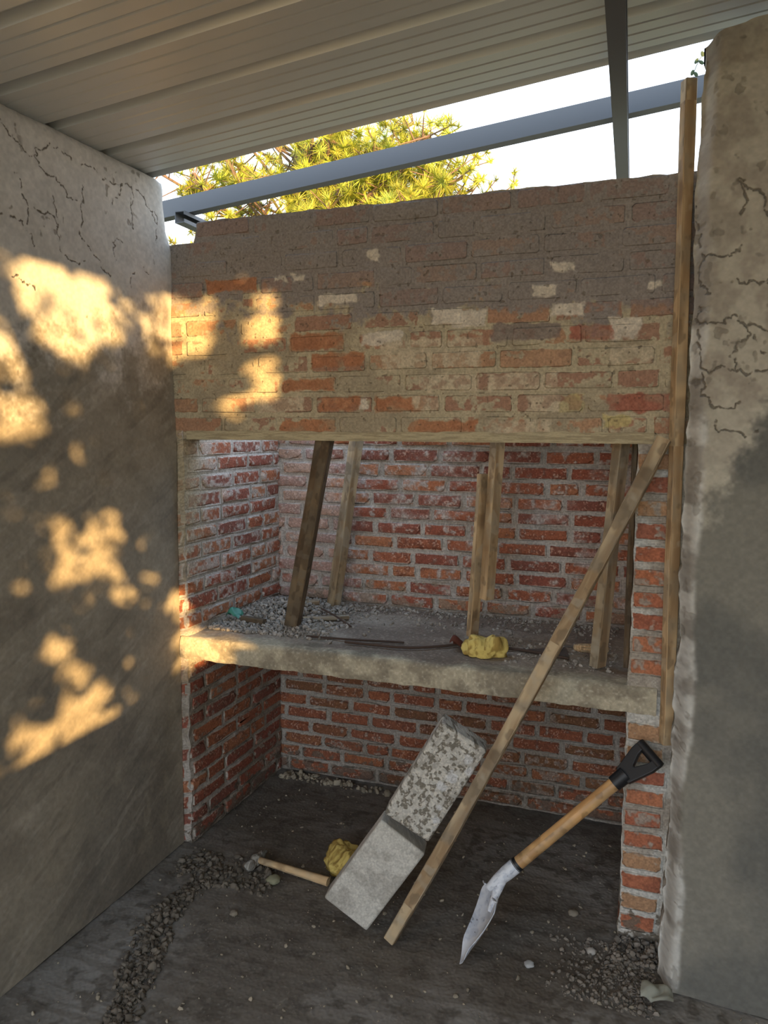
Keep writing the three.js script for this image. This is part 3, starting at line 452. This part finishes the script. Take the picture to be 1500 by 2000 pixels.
// ───────────────────────── hammer ─────────────────────────
{
  const Hm = thing('hammer', 'mortar-caked hammer with wooden handle lying on the dirt floor', 'hammer', [0, 0, 0]);
  const A = V(-0.54, 0.028, 0.055), B = V(-0.225, 0.014, 0.075), d = B.clone().sub(A).normalize();
  const h = limb(A, B, 0.012, 0.0165, 14); h.scale(1, 1, 1); { const u = h.attributes.uv; for (let i = 0; i < u.count; i++) u.setXY(i, u.getY(i) * 0.35, u.getX(i) * 0.1); } part('handle', h, WOOD.pale, Hm);
  const crust = makeMaps(0.2, 0.2, 128, 128, (x, y) => { const f = fbm(x * 120, y * 120, 3); return [...mixc([170, 168, 160], [112, 108, 100], sm(0.35, 0.65, f)), f]; });
  const hx = V(-d.z, 0, d.x).normalize(), parts = [], hd = (o, r1, l, sd) => { const g = lump(r1, sd, 2, 0.12); g.deleteAttribute('normal'); const q = new THREE.Matrix4().makeBasis(hx.clone().multiplyScalar(l), V(0, 1, 0), d); g.applyMatrix4(q); g.translate(A.x + hx.x * o, 0.024, A.z + hx.z * o); parts.push(g); };
  hd(0, 0.022, 1.5, 4); hd(0.04, 0.02, 1.3, 5); hd(-0.035, 0.015, 1.8, 6); hd(-0.062, 0.009, 1.6, 8);
  const g = mergeGeometries(parts); g.computeVertexNormals(); const uv = []; for (let i = 0; i < g.attributes.position.count; i++) uv.push(g.attributes.position.getX(i) * 5, g.attributes.position.getZ(i) * 5 + g.attributes.position.getY(i) * 5); g.setAttribute('uv', new THREE.Float32BufferAttribute(uv, 2)); part('head', g, mapped(crust, 0.004), Hm, 'hammer head crusted with grey mortar');
}

// ───────────────────────── scraps, rods, offcuts, trowel ─────────────────────────
function crumple(w, d, h, seed, n = 18) {
  const g = new THREE.PlaneGeometry(w, d, n, n), p = g.attributes.position, r = rng(seed), o = r() * 50;
  for (let i = 0; i < p.count; i++) { let x = p.getX(i), y = p.getY(i); const rad = Math.hypot(x / w, y / d) * 2, e = 1 - 0.22 * sm(0.55, 1.1, rad) - 0.18 * (fbm(Math.atan2(y, x) * 2 + o, 3, 2) - 0.5); x *= e; y *= e; const z = h * (0.5 * (1 - rad * rad * 0.45) + 1.15 * (Math.abs(fbm(x * 15 + o, y * 15, 2) - 0.5) * 2 - 0.15)); p.setXYZ(i, x, Math.max(0.002, z + h * 0.25), -y); }
  const b = g.clone(); { const q = b.attributes.position; for (let i = 0; i < q.count; i++) q.setY(i, q.getY(i) - 0.0025); const ix = b.index.array; for (let i = 0; i < ix.length; i += 3) { const t = ix[i]; ix[i] = ix[i + 1]; ix[i + 1] = t; } }
  const m = mergeGeometries([g, b]); m.computeVertexNormals(); return m;
}
{
  const yt = makeMaps(0.2, 0.2, 256, 256, (x, y) => { const f = fbm(x * 60, y * 60, 4); return [...mixc([214, 192, 110], [166, 138, 70], sm(0.38, 0.66, f)), f]; });
  const ym = mapped(yt, 0.002, 0.9);
  const foam = (w, h, d, o) => { const g0 = new THREE.IcosahedronGeometry(1, 9); g0.deleteAttribute('uv'); g0.deleteAttribute('normal'); const g = mergeVertices(g0), p = g.attributes.position, uv = []; for (let i = 0; i < p.count; i++) { const X = p.getX(i), Y = p.getY(i), Z = p.getZ(i), k = 0.7 + 0.7 * (fbm(X * 2 + o, Y * 2 + Z * 1.7 + o, 3) - 0.35) + 0.22 * (fbm(X * 7 + o, Z * 7 + Y * 5, 2) - 0.5), dip = 1 - 0.42 * Math.exp(-((X / 0.26) ** 2)) * sm(0, 0.5, Y); p.setXYZ(i, X * k * w, Math.max(-0.25 * h, Y * k * h * dip), Z * k * d); uv.push(X * w / 0.2, (Y * h + Z * d) / 0.2); } g.setAttribute('uv', new THREE.Float32BufferAttribute(uv, 2)); g.computeVertexNormals(); return g.translate(0, 0.25 * h, 0); };
  let m = single('yellow_scrap', foam(0.1, 0.07, 0.055, 3), ym, 'torn lump of yellow foam lying on the front of the concrete shelf', 'scrap'); m.position.set(0.3, SH, -0.165); m.rotation.y = 0.15;
  m = single('yellow_scrap', foam(0.12, 0.1, 0.08, 8), ym, 'torn lump of yellow foam on the floor behind the lower concrete block', 'scrap'); m.position.set(-0.2, 0, -0.04); m.rotation.y = -0.6;
  m = single('brown_scrap', crumple(0.09, 0.07, 0.04, 14, 10), new THREE.MeshStandardMaterial({ color: 0x5a2c1c, roughness: 0.9 }), 'dark reddish-brown scrap just left of the yellow lump on the shelf', 'scrap'); m.position.set(0.2, SH, -0.2);
  const rust = new THREE.MeshStandardMaterial({ color: 0x4a3a30, roughness: 0.85 });
  const rod = (pts, rad, label) => single('steel_rod', tube(pts, rad, 24, 7), rust, label, 'rod', 'thin rods on the shelf');
  rod([[-0.41, SH + 0.006, -0.14], [-0.2, SH + 0.008, -0.155], [-0.06, SH + 0.006, -0.185], [-0.02, SH + 0.006, -0.19]], 0.0045, 'thin rusty rod along the shelf edge, the one farther left');
  rod([[-0.235, SH + 0.007, -0.115], [0.02, SH + 0.008, -0.125], [0.13, SH + 0.007, -0.19], [0.2, SH + 0.007, -0.245], [0.42, SH + 0.007, -0.245], [0.6, SH + 0.006, -0.2]], 0.0055, 'long rusty rod lying behind the yellow lump on the shelf');
  rod([[-0.47, SH + 0.05, -0.42], [-0.4, SH + 0.03, -0.4], [-0.3, SH + 0.006, -0.34]], 0.004, 'short bent wire sticking out of the rubble beside the second prop');
  const green = single('plastic_cap', crumple(0.085, 0.06, 0.045, 22, 10), new THREE.MeshStandardMaterial({ color: 0x3f8470, roughness: 0.4 }), 'green plastic piece half buried in rubble at the left end of the shelf', 'plastic piece'); green.position.set(-0.8, SH + 0.018, -0.25);
  const off = (A, B, w, t, mat, seed, label) => single('timber_offcut', timber(V(...A), V(...B), w, t, V(0.3, 0.1, 1), seed), mat, label, 'offcut', 'timber offcuts on the shelf');
  off([-0.66, SH + 0.03, -0.56], [-0.56, SH + 0.033, -0.6], 0.09, 0.018, WOOD.grey, 31, 'grey board offcut lying in the rubble behind the dark leaning prop');
  off([-0.53, SH + 0.012, -0.36], [-0.36, SH + 0.012, -0.46], 0.03, 0.018, WOOD.grey, 32, 'narrow offcut on the shelf between the two left props');
  off([-0.76, SH + 0.022, -0.25], [-0.65, SH + 0.018, -0.24], 0.03, 0.022, WOOD.dark, 33, 'small dark offcut beside the green plastic piece');
  const T = thing('trowel', 'trowel with pale wooden handle lying at the right end of the shelf', 'trowel', [0, 0, 0]);
  const a = V(0.605, SH + 0.024, -0.29), b = V(0.725, SH + 0.02, -0.315); const hg = new THREE.LatheGeometry([[0.001, 0], [0.011, 0.004], [0.016, 0.03], [0.0175, 0.07], [0.014, 0.115], [0.009, 0.128], [0.001, 0.13]].map(([x, y]) => new THREE.Vector2(x, y)), 16); hg.applyQuaternion(new THREE.Quaternion().setFromUnitVectors(V(0, 1, 0), b.clone().sub(a).normalize())); hg.translate(a.x, a.y, a.z); part('handle', hg, WOOD.pale, T);
  const sm1 = new THREE.MeshStandardMaterial({ color: 0x6a6560, roughness: 0.6, metalness: 0.5 }); part('tang', tube([[0.605, SH + 0.024, -0.29], [0.575, SH + 0.026, -0.283], [0.56, SH + 0.008, -0.28]], 0.004, 10, 6), sm1, T);
  const tb = new THREE.Shape([[0, 0.05], [0, -0.05], [-0.05, -0.045], [-0.16, 0], [-0.05, 0.045]].map(([x, y]) => new THREE.Vector2(x, y))); part('blade', new THREE.ExtrudeGeometry(tb, { depth: 0.002, bevelEnabled: false }).rotateX(-Math.PI / 2).rotateY(0.2).translate(0.585, SH + 0.006, -0.28), sm1, T);
}

// ───────────────────────── rubble, crumbs and stones ─────────────────────────
const rubbleTex = makeMaps(0.2, 0.2, 128, 128, (x, y) => { const f = fbm(x * 100, y * 100, 3); return [...mixc([150, 142, 128], [104, 96, 84], f), f]; });
const rubMat = (hex) => { const m = new THREE.MeshStandardMaterial({ color: hex, roughness: 0.97 }); return m; };
function rubble(name, label, mat, spots, seed) { // spots: [x, y, z, size]
  const g = lump(1, seed, 1, 0.3, 0.75), m = new THREE.InstancedMesh(g, mat, spots.length), r = rng(seed + 1), q = new THREE.Quaternion(), e = new THREE.Euler(), M = new THREE.Matrix4();
  spots.forEach(([x, y, z, s], i) => { e.set(r() * 6, r() * 6, r() * 6); M.compose(V(x, y, z), q.setFromEuler(e), V(s * (0.7 + 0.7 * r()), s * (0.6 + 0.5 * r()), s * (0.7 + 0.7 * r()))); m.setMatrixAt(i, M); const k = 0.6 + 0.6 * r(); m.setColorAt(i, new THREE.Color().setRGB(k, k * 0.97, k * 0.92)); });
  m.name = name; m.castShadow = m.receiveShadow = true; m.userData = { label, category: 'rubble', kind: 'stuff' }; scene.add(m); return m;
}
{
  const r = rng(61), S = [], P = [[-0.62, 0.13], [-0.68, 0.25], [-0.7, 0.36], [-0.69, 0.47], [-0.66, 0.56], [-0.61, 0.68], [-0.57, 0.79], [-0.53, 0.88], [-0.5, 1.0]];
  for (let k = 0; k < 1500; k++) { const t = r() * (P.length - 1.001), i = Math.floor(t), f = t - i, wd = 0.03 + 0.05 * Math.sin(Math.PI * t / 8), x = lerp(P[i][0], P[i + 1][0], f) + (r() + r() - 1) * wd, z = lerp(P[i][1], P[i + 1][1], f) + (r() - 0.5) * 0.08, s = 0.0025 + 0.0105 * r() ** 2.8; S.push([x, floorY(x, z) + s * 0.3 + 0.012 * Math.exp(-(((r() - 0.5) * 4) ** 2)) * 0.5, z, s]); }
  for (let k = 0; k < 420; k++) { const x = -0.84 + r() * 0.42, z = 0.02 + r() * 0.2, s = 0.003 + 0.012 * r() ** 3; S.push([x, floorY(x, z) + s * 0.3, z, s]); }
  rubble('mortar_crumbs', 'trail of dark mortar crumbs along the left side of the floor', rubMat(0x746d63), S, 62);
  const Q = []; for (let k = 0; k < 1100; k++) { const a = r(), x = 0.62 + (1 - r() * r()) * 0.32 - 0.1 * a, z = 0.04 + r() * 0.3, s = 0.002 + 0.0075 * r() ** 2.6; Q.push([x, floorY(x, z) + s * 0.3, z, s]); }
  for (let k = 0; k < 200; k++) { const x = 0.8 + r() * 0.14, z = 0.01 + r() * 0.12, s = 0.003 + 0.009 * r() ** 2; Q.push([x, floorY(x, z) + 0.02 * r(), z, s]); }
  rubble('corner_rubble', 'loose gravelly rubble at the foot of the brick pier', rubMat(0x868078), Q, 63);
  const F = []; for (let k = 0; k < 900; k++) { const x = -0.88 + r() * 2.1, z = -0.72 + r() * 1.9, s = 0.0015 + 0.005 * r() ** 3; F.push([x, floorY(x, z) + s * 0.3, z, s]); }
  for (let k = 0; k < 160; k++) { const x = -0.8 + r() * 0.9 * r(), z = -0.73 + 0.07 * r(), s = 0.004 + 0.012 * r() ** 2; F.push([x, floorY(x, z) + s * 0.4, z, s]); }
  rubble('floor_grit', 'fine grit scattered over the dirt floor', rubMat(0xa09888), F, 64);
  const H = []; for (let k = 0; k < 4200; k++) { const x = -0.86 + r() * 0.5 * Math.sqrt(r()) * 1.15, z = -0.72 + r() * 0.6, hh = 0.05 * Math.exp(-(((x + 0.68) / 0.2) ** 2 + ((z + 0.5) / 0.22) ** 2)), s = 0.0022 + 0.0068 * r() ** 2.2; H.push([x, SH + hh * r() ** 0.4 + s * 0.2, z, s]); }
  for (let k = 0; k < 900; k++) { const x = -0.6 + r() * 1.35, z = -0.73 + r() * 0.3 * r() + (r() < 0.2 ? r() * 0.4 : 0), s = 0.002 + 0.007 * r() ** 3; H.push([x, SH + s * 0.2, z, s]); }
  for (let k = 0; k < 260; k++) { const x = 0.36 + r() * 0.4, z = -0.1 - r() * 0.3, s = 0.002 + 0.006 * r() ** 3; H.push([x, SH + s * 0.2, z, s]); }
  rubble('shelf_rubble', 'pale mortar rubble and ash heaped on the concrete shelf', rubMat(0xaaa59e), H, 65);
  const stone = (x, z, s, hex, label, sd) => { const g = lump(s, sd, 2, 0.16, 0.6), m = single('stone', g, new THREE.MeshStandardMaterial({ color: hex, roughness: 0.95 }), label, 'stone'); m.position.set(x, floorY(x, z) + s * 0.38, z); };
  stone(0.729, 0.105, 0.016, 0xb8b4ac, 'small pale stone in the rubble just left of the brick pier', 71); stone(0.547, 0.235, 0.016, 0xaeb0b0, 'small whitish stone on the floor between shovel blade and pier', 72);
  stone(0.655, -0.073, 0.018, 0x8a8274, 'dull stone on the floor under the shelf, left of the pier', 73); stone(-0.43, 0.12, 0.026, 0x8f8e74, 'greenish mortar chip lying against the hammer handle', 74);
  stone(-0.47, 0.34, 0.014, 0x8a8172, 'small stone alone on the floor left of the blocks', 75);
  const sp = crumple(0.12, 0.1, 0.03, 33, 12), m = single('mortar_splat', sp, rubMat(0xa3a598), 'pale mortar splat at the foot of the right plaster wall', 'mortar'); m.position.set(0.93, 0.012, 0.27);
}

// ───────────────────────── pine behind the wall ─────────────────────────
{
  const T = thing('pine_tree', 'sunlit yellow-green pine rising behind the brick wall', 'tree', [-3.1, -0.05, -6.2]), o = V(-3.1, -0.05, -6.2), r = rng(81);
  const bark = new THREE.MeshStandardMaterial({ color: 0x6d5846, roughness: 0.95 });
  const L = (x, y, z) => V(x - o.x, y - o.y, z - o.z);
  part('trunk', tube([L(-3.1, -0.05, -6.2), L(-3.25, 2, -6.2), L(-3.45, 4.2, -6.2), L(-3.3, 5.6, -6.3), L(-3.2, 6.8, -6.3)], 0.07, 30, 9), bark, T);
  part('trunk', tube([L(-3.1, 1.2, -6.2), L(-3.2, 3, -6.1), L(-3.33, 4.3, -6.1), L(-3.0, 5.8, -6.1)], 0.045, 24, 8), bark, T);
  const tufts = [], B = (A, C, k, rad) => { const a = L(...A), c = L(...C), m = a.clone().lerp(c, 0.5).add(V((r() - 0.5) * 0.3, -0.12 + r() * 0.2, (r() - 0.5) * 0.3)); part('branch', tube([a, m, c], rad, 10, 6), bark, T); for (let i = 0; i < k; i++) { const t = 0.3 + 0.7 * Math.sqrt(r()), p = a.clone().lerp(m, t * 2 > 1 ? 1 : t * 2).lerp(c, t * 2 > 1 ? t * 2 - 1 : 0), s = 0.42 * (0.4 + t * 0.6); const q = p.clone().add(V((r() - 0.5) * s * 1.8, (r() - 0.4) * s * 1.3, (r() - 0.5) * s * 1.6)); part === 0 || twigs.push(limb(p, q, 0.01, 0.005, 4)); tufts.push([q, 0.8 + 0.5 * r()]); } }, twigs = [];
  const tops = [];
  for (let k = 0; k < 40; k++) { const x = -4.9 + r() * 1.5, y = 3.5 + r() * 2.4; tops.push([[-3.4, Math.max(2.5, y - 0.6 - r() * 0.4), -6.2], [x, y, -5.9 + (r() - 0.5) * 1.2], 14]); }
  for (let k = 0; k < 70; k++) { const x = -3.3 + r() * 2.1, y = 3.5 + r() * 2.1 * (1 - 0.2 * (x + 3.3)); tops.push([[-3.25, Math.max(2.5, y - 0.4 - r() * 0.7), -6.2], [x, y, -6.2 + (r() - 0.5) * 1.3], 22]); }
  tops.push([[-2.5, 4.6, -6.2], [-1.55, 5.12, -6.4], 16], [[-2.4, 4.2, -6.2], [-1.3, 4.75, -6.5], 24], [[-2.2, 3.9, -6.2], [-1.1, 4.35, -6.6], 22], [[-2, 3.8, -6.2], [-0.68, 4.5, -6.9], 7], [[-2, 3.9, -6.2], [-0.95, 4.2, -6.8], 16], [[-2.6, 4.9, -6.2], [-1.95, 5.3, -6.4], 18]);
  for (const [a, c, k] of tops) B(a, c, k, 0.018);
  part('twig', mergeGeometries(twigs), bark, T);
  // a tuft of long needles
  const pos = [], nor = [], n = 70; for (let i = 0; i < n; i++) { const u = r() * 2 - 0.6, a = r() * 6.283, y = clamp(u, -0.6, 1), s = Math.sqrt(Math.max(0, 1 - y * y)), d = V(s * Math.cos(a), y, s * Math.sin(a)), l = 0.11 + 0.05 * r(), w = V(-d.z, 0, d.x).normalize().multiplyScalar(0.0042); pos.push(-w.x, -w.y, -w.z, w.x, w.y, w.z, d.x * l, d.y * l, d.z * l); }
  const ng = new THREE.BufferGeometry(); ng.setAttribute('position', new THREE.Float32BufferAttribute(pos, 3)); ng.computeVertexNormals();
  const needle = new THREE.MeshPhysicalMaterial({ color: new THREE.Color().setRGB(0.4, 0.44, 0.055), roughness: 0.75, side: THREE.DoubleSide }), im = new THREE.InstancedMesh(ng, needle, tufts.length), M = new THREE.Matrix4(), q = new THREE.Quaternion(), e = new THREE.Euler();
  tufts.forEach(([p, s], i) => { e.set((r() - 0.5) * 1.6, r() * 6, (r() - 0.5) * 1.6); im.setMatrixAt(i, M.compose(p, q.setFromEuler(e), V(s, s, s))); const k = 0.7 + 0.5 * r(); im.setColorAt(i, new THREE.Color().setRGB(k, k * (0.9 + 0.15 * r()), k)); });
  im.name = 'needle_foliage'; im.userData = { kind: 'stuff' }; im.castShadow = im.receiveShadow = true; T.add(im);
}

// ───────────────────────── broad-leaved tree in the yard that dapples the sun (outside the frame) ─────────────────────────
{
  const LIT = [[[0.91,2.24],[0.65,2.26],[0.34,2.21],[0.35,2.17],[0.25,2.15],[0.2,2.06],[0.23,2.01],[0.33,2],[0.34,1.96],[0.42,1.95],[0.46,1.9],[0.54,1.91],[0.64,1.96],[0.71,2.03],[0.76,2.11],[0.8,2.14],[0.91,2.27]],[[0.92,2.08],[0.82,2.07],[0.77,1.99],[0.69,1.91],[0.67,1.83],[0.64,1.76],[0.67,1.71],[0.73,1.68],[0.95,1.66]],[[0.19,2.16],[0.01,2.2],[0,1.99],[0.08,1.96],[0.16,2.03]],[[0.51,1.77],[0.53,1.75],[0.56,1.75],[0.6,1.75],[0.61,1.77],[0.6,1.79],[0.56,1.79],[0.53,1.79]],[[0.73,1.55],[0.63,1.64],[0.52,1.66],[0.54,1.61],[0.56,1.54],[0.65,1.53]],[[0.79,1.47],[0.81,1.43],[0.84,1.42],[0.86,1.44],[0.87,1.47],[0.86,1.5],[0.83,1.51],[0.8,1.5]],[[0.69,1.31],[0.55,1.35],[0.5,1.42],[0.38,1.42],[0.31,1.37],[0.35,1.26],[0.46,1.21],[0.56,1.21],[0.65,1.22]],[[0.58,1.38],[0.61,1.36],[0.65,1.36],[0.7,1.37],[0.71,1.4],[0.69,1.41],[0.65,1.42],[0.6,1.4]],[[0.14,1.28],[0.16,1.26],[0.19,1.26],[0.22,1.27],[0.23,1.29],[0.22,1.31],[0.19,1.31],[0.16,1.3]],[[0.31,1.13],[0.33,1.07],[0.36,1.05],[0.39,1.08],[0.4,1.15],[0.38,1.21],[0.35,1.23],[0.32,1.2]],[[0.16,1.1],[0.18,1.06],[0.22,1.05],[0.26,1.08],[0.27,1.12],[0.25,1.16],[0.21,1.17],[0.18,1.15]],[[0.49,1.13],[0.5,1.11],[0.53,1.11],[0.56,1.12],[0.56,1.14],[0.55,1.16],[0.53,1.17],[0.5,1.15]],[[0.77,1.26],[0.78,1.24],[0.8,1.23],[0.81,1.24],[0.82,1.27],[0.81,1.3],[0.79,1.31],[0.78,1.3]],[[0.56,0.99],[0.59,0.97],[0.65,0.97],[0.71,1],[0.73,1.04],[0.71,1.06],[0.65,1.06],[0.58,1.03]],[[0.67,0.81],[0.66,0.94],[0.59,0.94],[0.59,0.86],[0.58,0.86],[0.42,0.81],[0.39,0.74],[0.4,0.67],[0.66,0.64],[0.86,0.66],[0.88,0.77],[0.84,0.84],[0.78,0.83],[0.74,0.75],[0.69,0.78]],[[0.49,0.89],[0.5,0.88],[0.53,0.89],[0.55,0.9],[0.56,0.91],[0.55,0.92],[0.53,0.92],[0.5,0.91]],[[0.27,0.72],[0.28,0.69],[0.3,0.69],[0.32,0.71],[0.33,0.74],[0.32,0.76],[0.3,0.77],[0.28,0.75]],[[0.29,0.81],[0.3,0.8],[0.32,0.8],[0.34,0.81],[0.34,0.82],[0.34,0.83],[0.32,0.83],[0.3,0.82]],[[-0.01,1.01],[0.01,0.98],[0.05,0.97],[0.08,0.99],[0.1,1.03],[0.08,1.06],[0.04,1.06],[0,1.04]],[[0,2.19],[-0.17,2.11],[-0.17,2.02],[-0.18,2],[-0.19,1.97],[-0.15,1.96],[-0,1.97]],[[-0.31,2.03],[-0.37,2.04],[-0.36,2.1],[-0.45,2.09],[-0.46,2.01],[-0.46,1.96],[-0.41,1.93],[-0.34,1.95]],[[-0.34,1.87],[-0.43,1.85],[-0.44,1.76],[-0.42,1.73],[-0.33,1.76]],[[-0.3,1.73],[-0.28,1.71],[-0.25,1.71],[-0.21,1.73],[-0.19,1.75],[-0.21,1.76],[-0.25,1.76],[-0.28,1.75]],[[0.04,0.91],[-0.07,0.88],[-0.29,0.82],[-0.18,0.75],[-0.04,0.73],[0.04,0.75]],[[-0.05,0.97],[-0.03,0.95],[-0,0.94],[0.03,0.95],[0.04,0.98],[0.03,1.01],[-0,1.02],[-0.03,1]]];
  const inside = (p, z, y) => { let c = false; for (let i = 0, j = p.length - 1; i < p.length; j = i++) if ((p[i][1] > y) !== (p[j][1] > y) && z < (p[j][0] - p[i][0]) * (y - p[i][1]) / (p[j][1] - p[i][1]) + p[i][0]) c = !c; return c; };
  // signed gap distance of a sun ray through the crown, in the coordinates where it meets the left wall
  const gap = (z, y) => { let best = 9; for (const p of LIT) { let d = 9; for (let i = 0; i < p.length; i++) d = Math.min(d, distSeg(z, y, p[i], p[(i + 1) % p.length])); best = Math.min(best, inside(p, z, y) ? -d : d); } return best; };
  const hit = (z, y, t) => V(-0.9 + SUN.x * t, y + SUN.y * t, z + SUN.z * t);
  const r = rng(91), o = hit(-1.05, 0, 6.5); o.y = -0.05;
  const T = thing('shade_tree', 'leafy tree in the yard beside the window opening', 'tree', o.toArray()), bark = new THREE.MeshStandardMaterial({ color: 0x5b4a3c, roughness: 0.95 });
  const L = (v) => v.clone().sub(o);
  part('trunk', tube([V(0, 0, 0), L(hit(-1.0, 0.4, 6.5)), L(hit(-1.1, 1.4, 6.5)), L(hit(-0.95, 2.9, 6.4)), L(hit(-0.6, 3.9, 6.3))], 0.09, 24, 9), bark, T);
  part('branch', tube([[-0.8, 3.3], [0.2, 2.75], [0.95, 2.35], [0.86, 2.17], [0.82, 2.1], [0.78, 2.03], [0.73, 1.93], [0.68, 1.85], [0.63, 1.76], [0.6, 1.66], [0.6, 1.5]].map(([z, y], i) => L(hit(z, y, 6.3 - 0.09 * i))), 0.036, 40, 8), bark, T);
  for (let k = 0; k < 60; k++) { const z = -0.5 + r() * 1.7, y = 0.5 + r() * 1.8, y0 = 0.8 + r() * 1.8; let clear = true; for (let i = 0; i <= 20; i++) if (gap(lerp(-1.0, z, i / 20), lerp(y0, y, i / 20)) < 0.03) clear = false; if (clear) part('branch', limb(L(hit(-1.0, y0, 6.5)), L(hit(z, y, 5.4)), 0.02, 0.007), bark, T); }
  const leaf = new THREE.BufferGeometry(); leaf.setAttribute('position', new THREE.Float32BufferAttribute([0, 0, 0, 0.016, 0.028, 0.004, -0.016, 0.028, 0.004, 0.013, 0.05, 0.002, -0.013, 0.05, 0.002, 0, 0.075, -0.004], 3)); leaf.setIndex([0, 1, 2, 2, 1, 3, 2, 3, 4, 4, 3, 5]); leaf.computeVertexNormals();
  const spots = [];
  for (let k = 0; k < 34000; k++) { const z = -0.75 + r() * 2.9, y = 0.35 + r() * 2.6, t = 4.75 + r() * 1.6, g = gap(z, y); const soft = fbm(z * 16, y * 16, 2); if (g < (z < 0.03 ? 0.03 : 0.018) && (z < 0.03 || (!(g > -0.03 && soft > 0.6 && r() < 0.22) && !(fbm((z + y) * 30, (z - y) * 9, 2) > 0.62 && r() < 0.2)))) continue; spots.push([hit(z, y, t).sub(V(0, 0.035, 0)).sub(o), 0.75 + 0.5 * r()]); }
  const im = new THREE.InstancedMesh(leaf, new THREE.MeshPhysicalMaterial({ color: 0x6c8a3a, roughness: 0.7, side: THREE.DoubleSide }), spots.length), M = new THREE.Matrix4(), q = new THREE.Quaternion(), e = new THREE.Euler();
  spots.forEach(([p, s], i) => { e.set((r() - 0.5) * 1.5, 0.8 + (r() - 0.5) * 2, (r() - 0.5) * 2.4, 'YXZ'); im.setMatrixAt(i, M.compose(p, q.setFromEuler(e), V(s, s, s))); });
  im.name = 'leaf_foliage'; im.userData = { kind: 'stuff' }; im.castShadow = im.receiveShadow = true; T.add(im);
}
// sprig with small leaves at the top corner of the right wall
{
  const S = thing('leafy_sprig', 'tiny leafy sprig hanging at the top corner by the right wall', 'plant', [0.936, 2.8, -0.09]), st = new THREE.MeshStandardMaterial({ color: 0x3c4a2c, roughness: 0.8 });
  part('stem', tube([[0.03, 0.05, 0], [0.012, 0.03, 0], [-0.004, 0, 0.005], [-0.012, -0.02, 0]], 0.0012, 10, 5), st, S);
  const lg = new THREE.SphereGeometry(0.009, 8, 6).scale(0.6, 1, 0.15); [[0.01, 0.03, 0.3], [-0.006, 0.012, -0.5], [0.008, 0.006, 0.9], [-0.016, -0.02, -0.3], [-0.006, -0.026, 0.6]].forEach(([x, y, a]) => { const m = part('leaf', lg, st, S); m.position.set(x, y, 0); m.rotation.z = a; });
}

renderer.render(scene, camera);
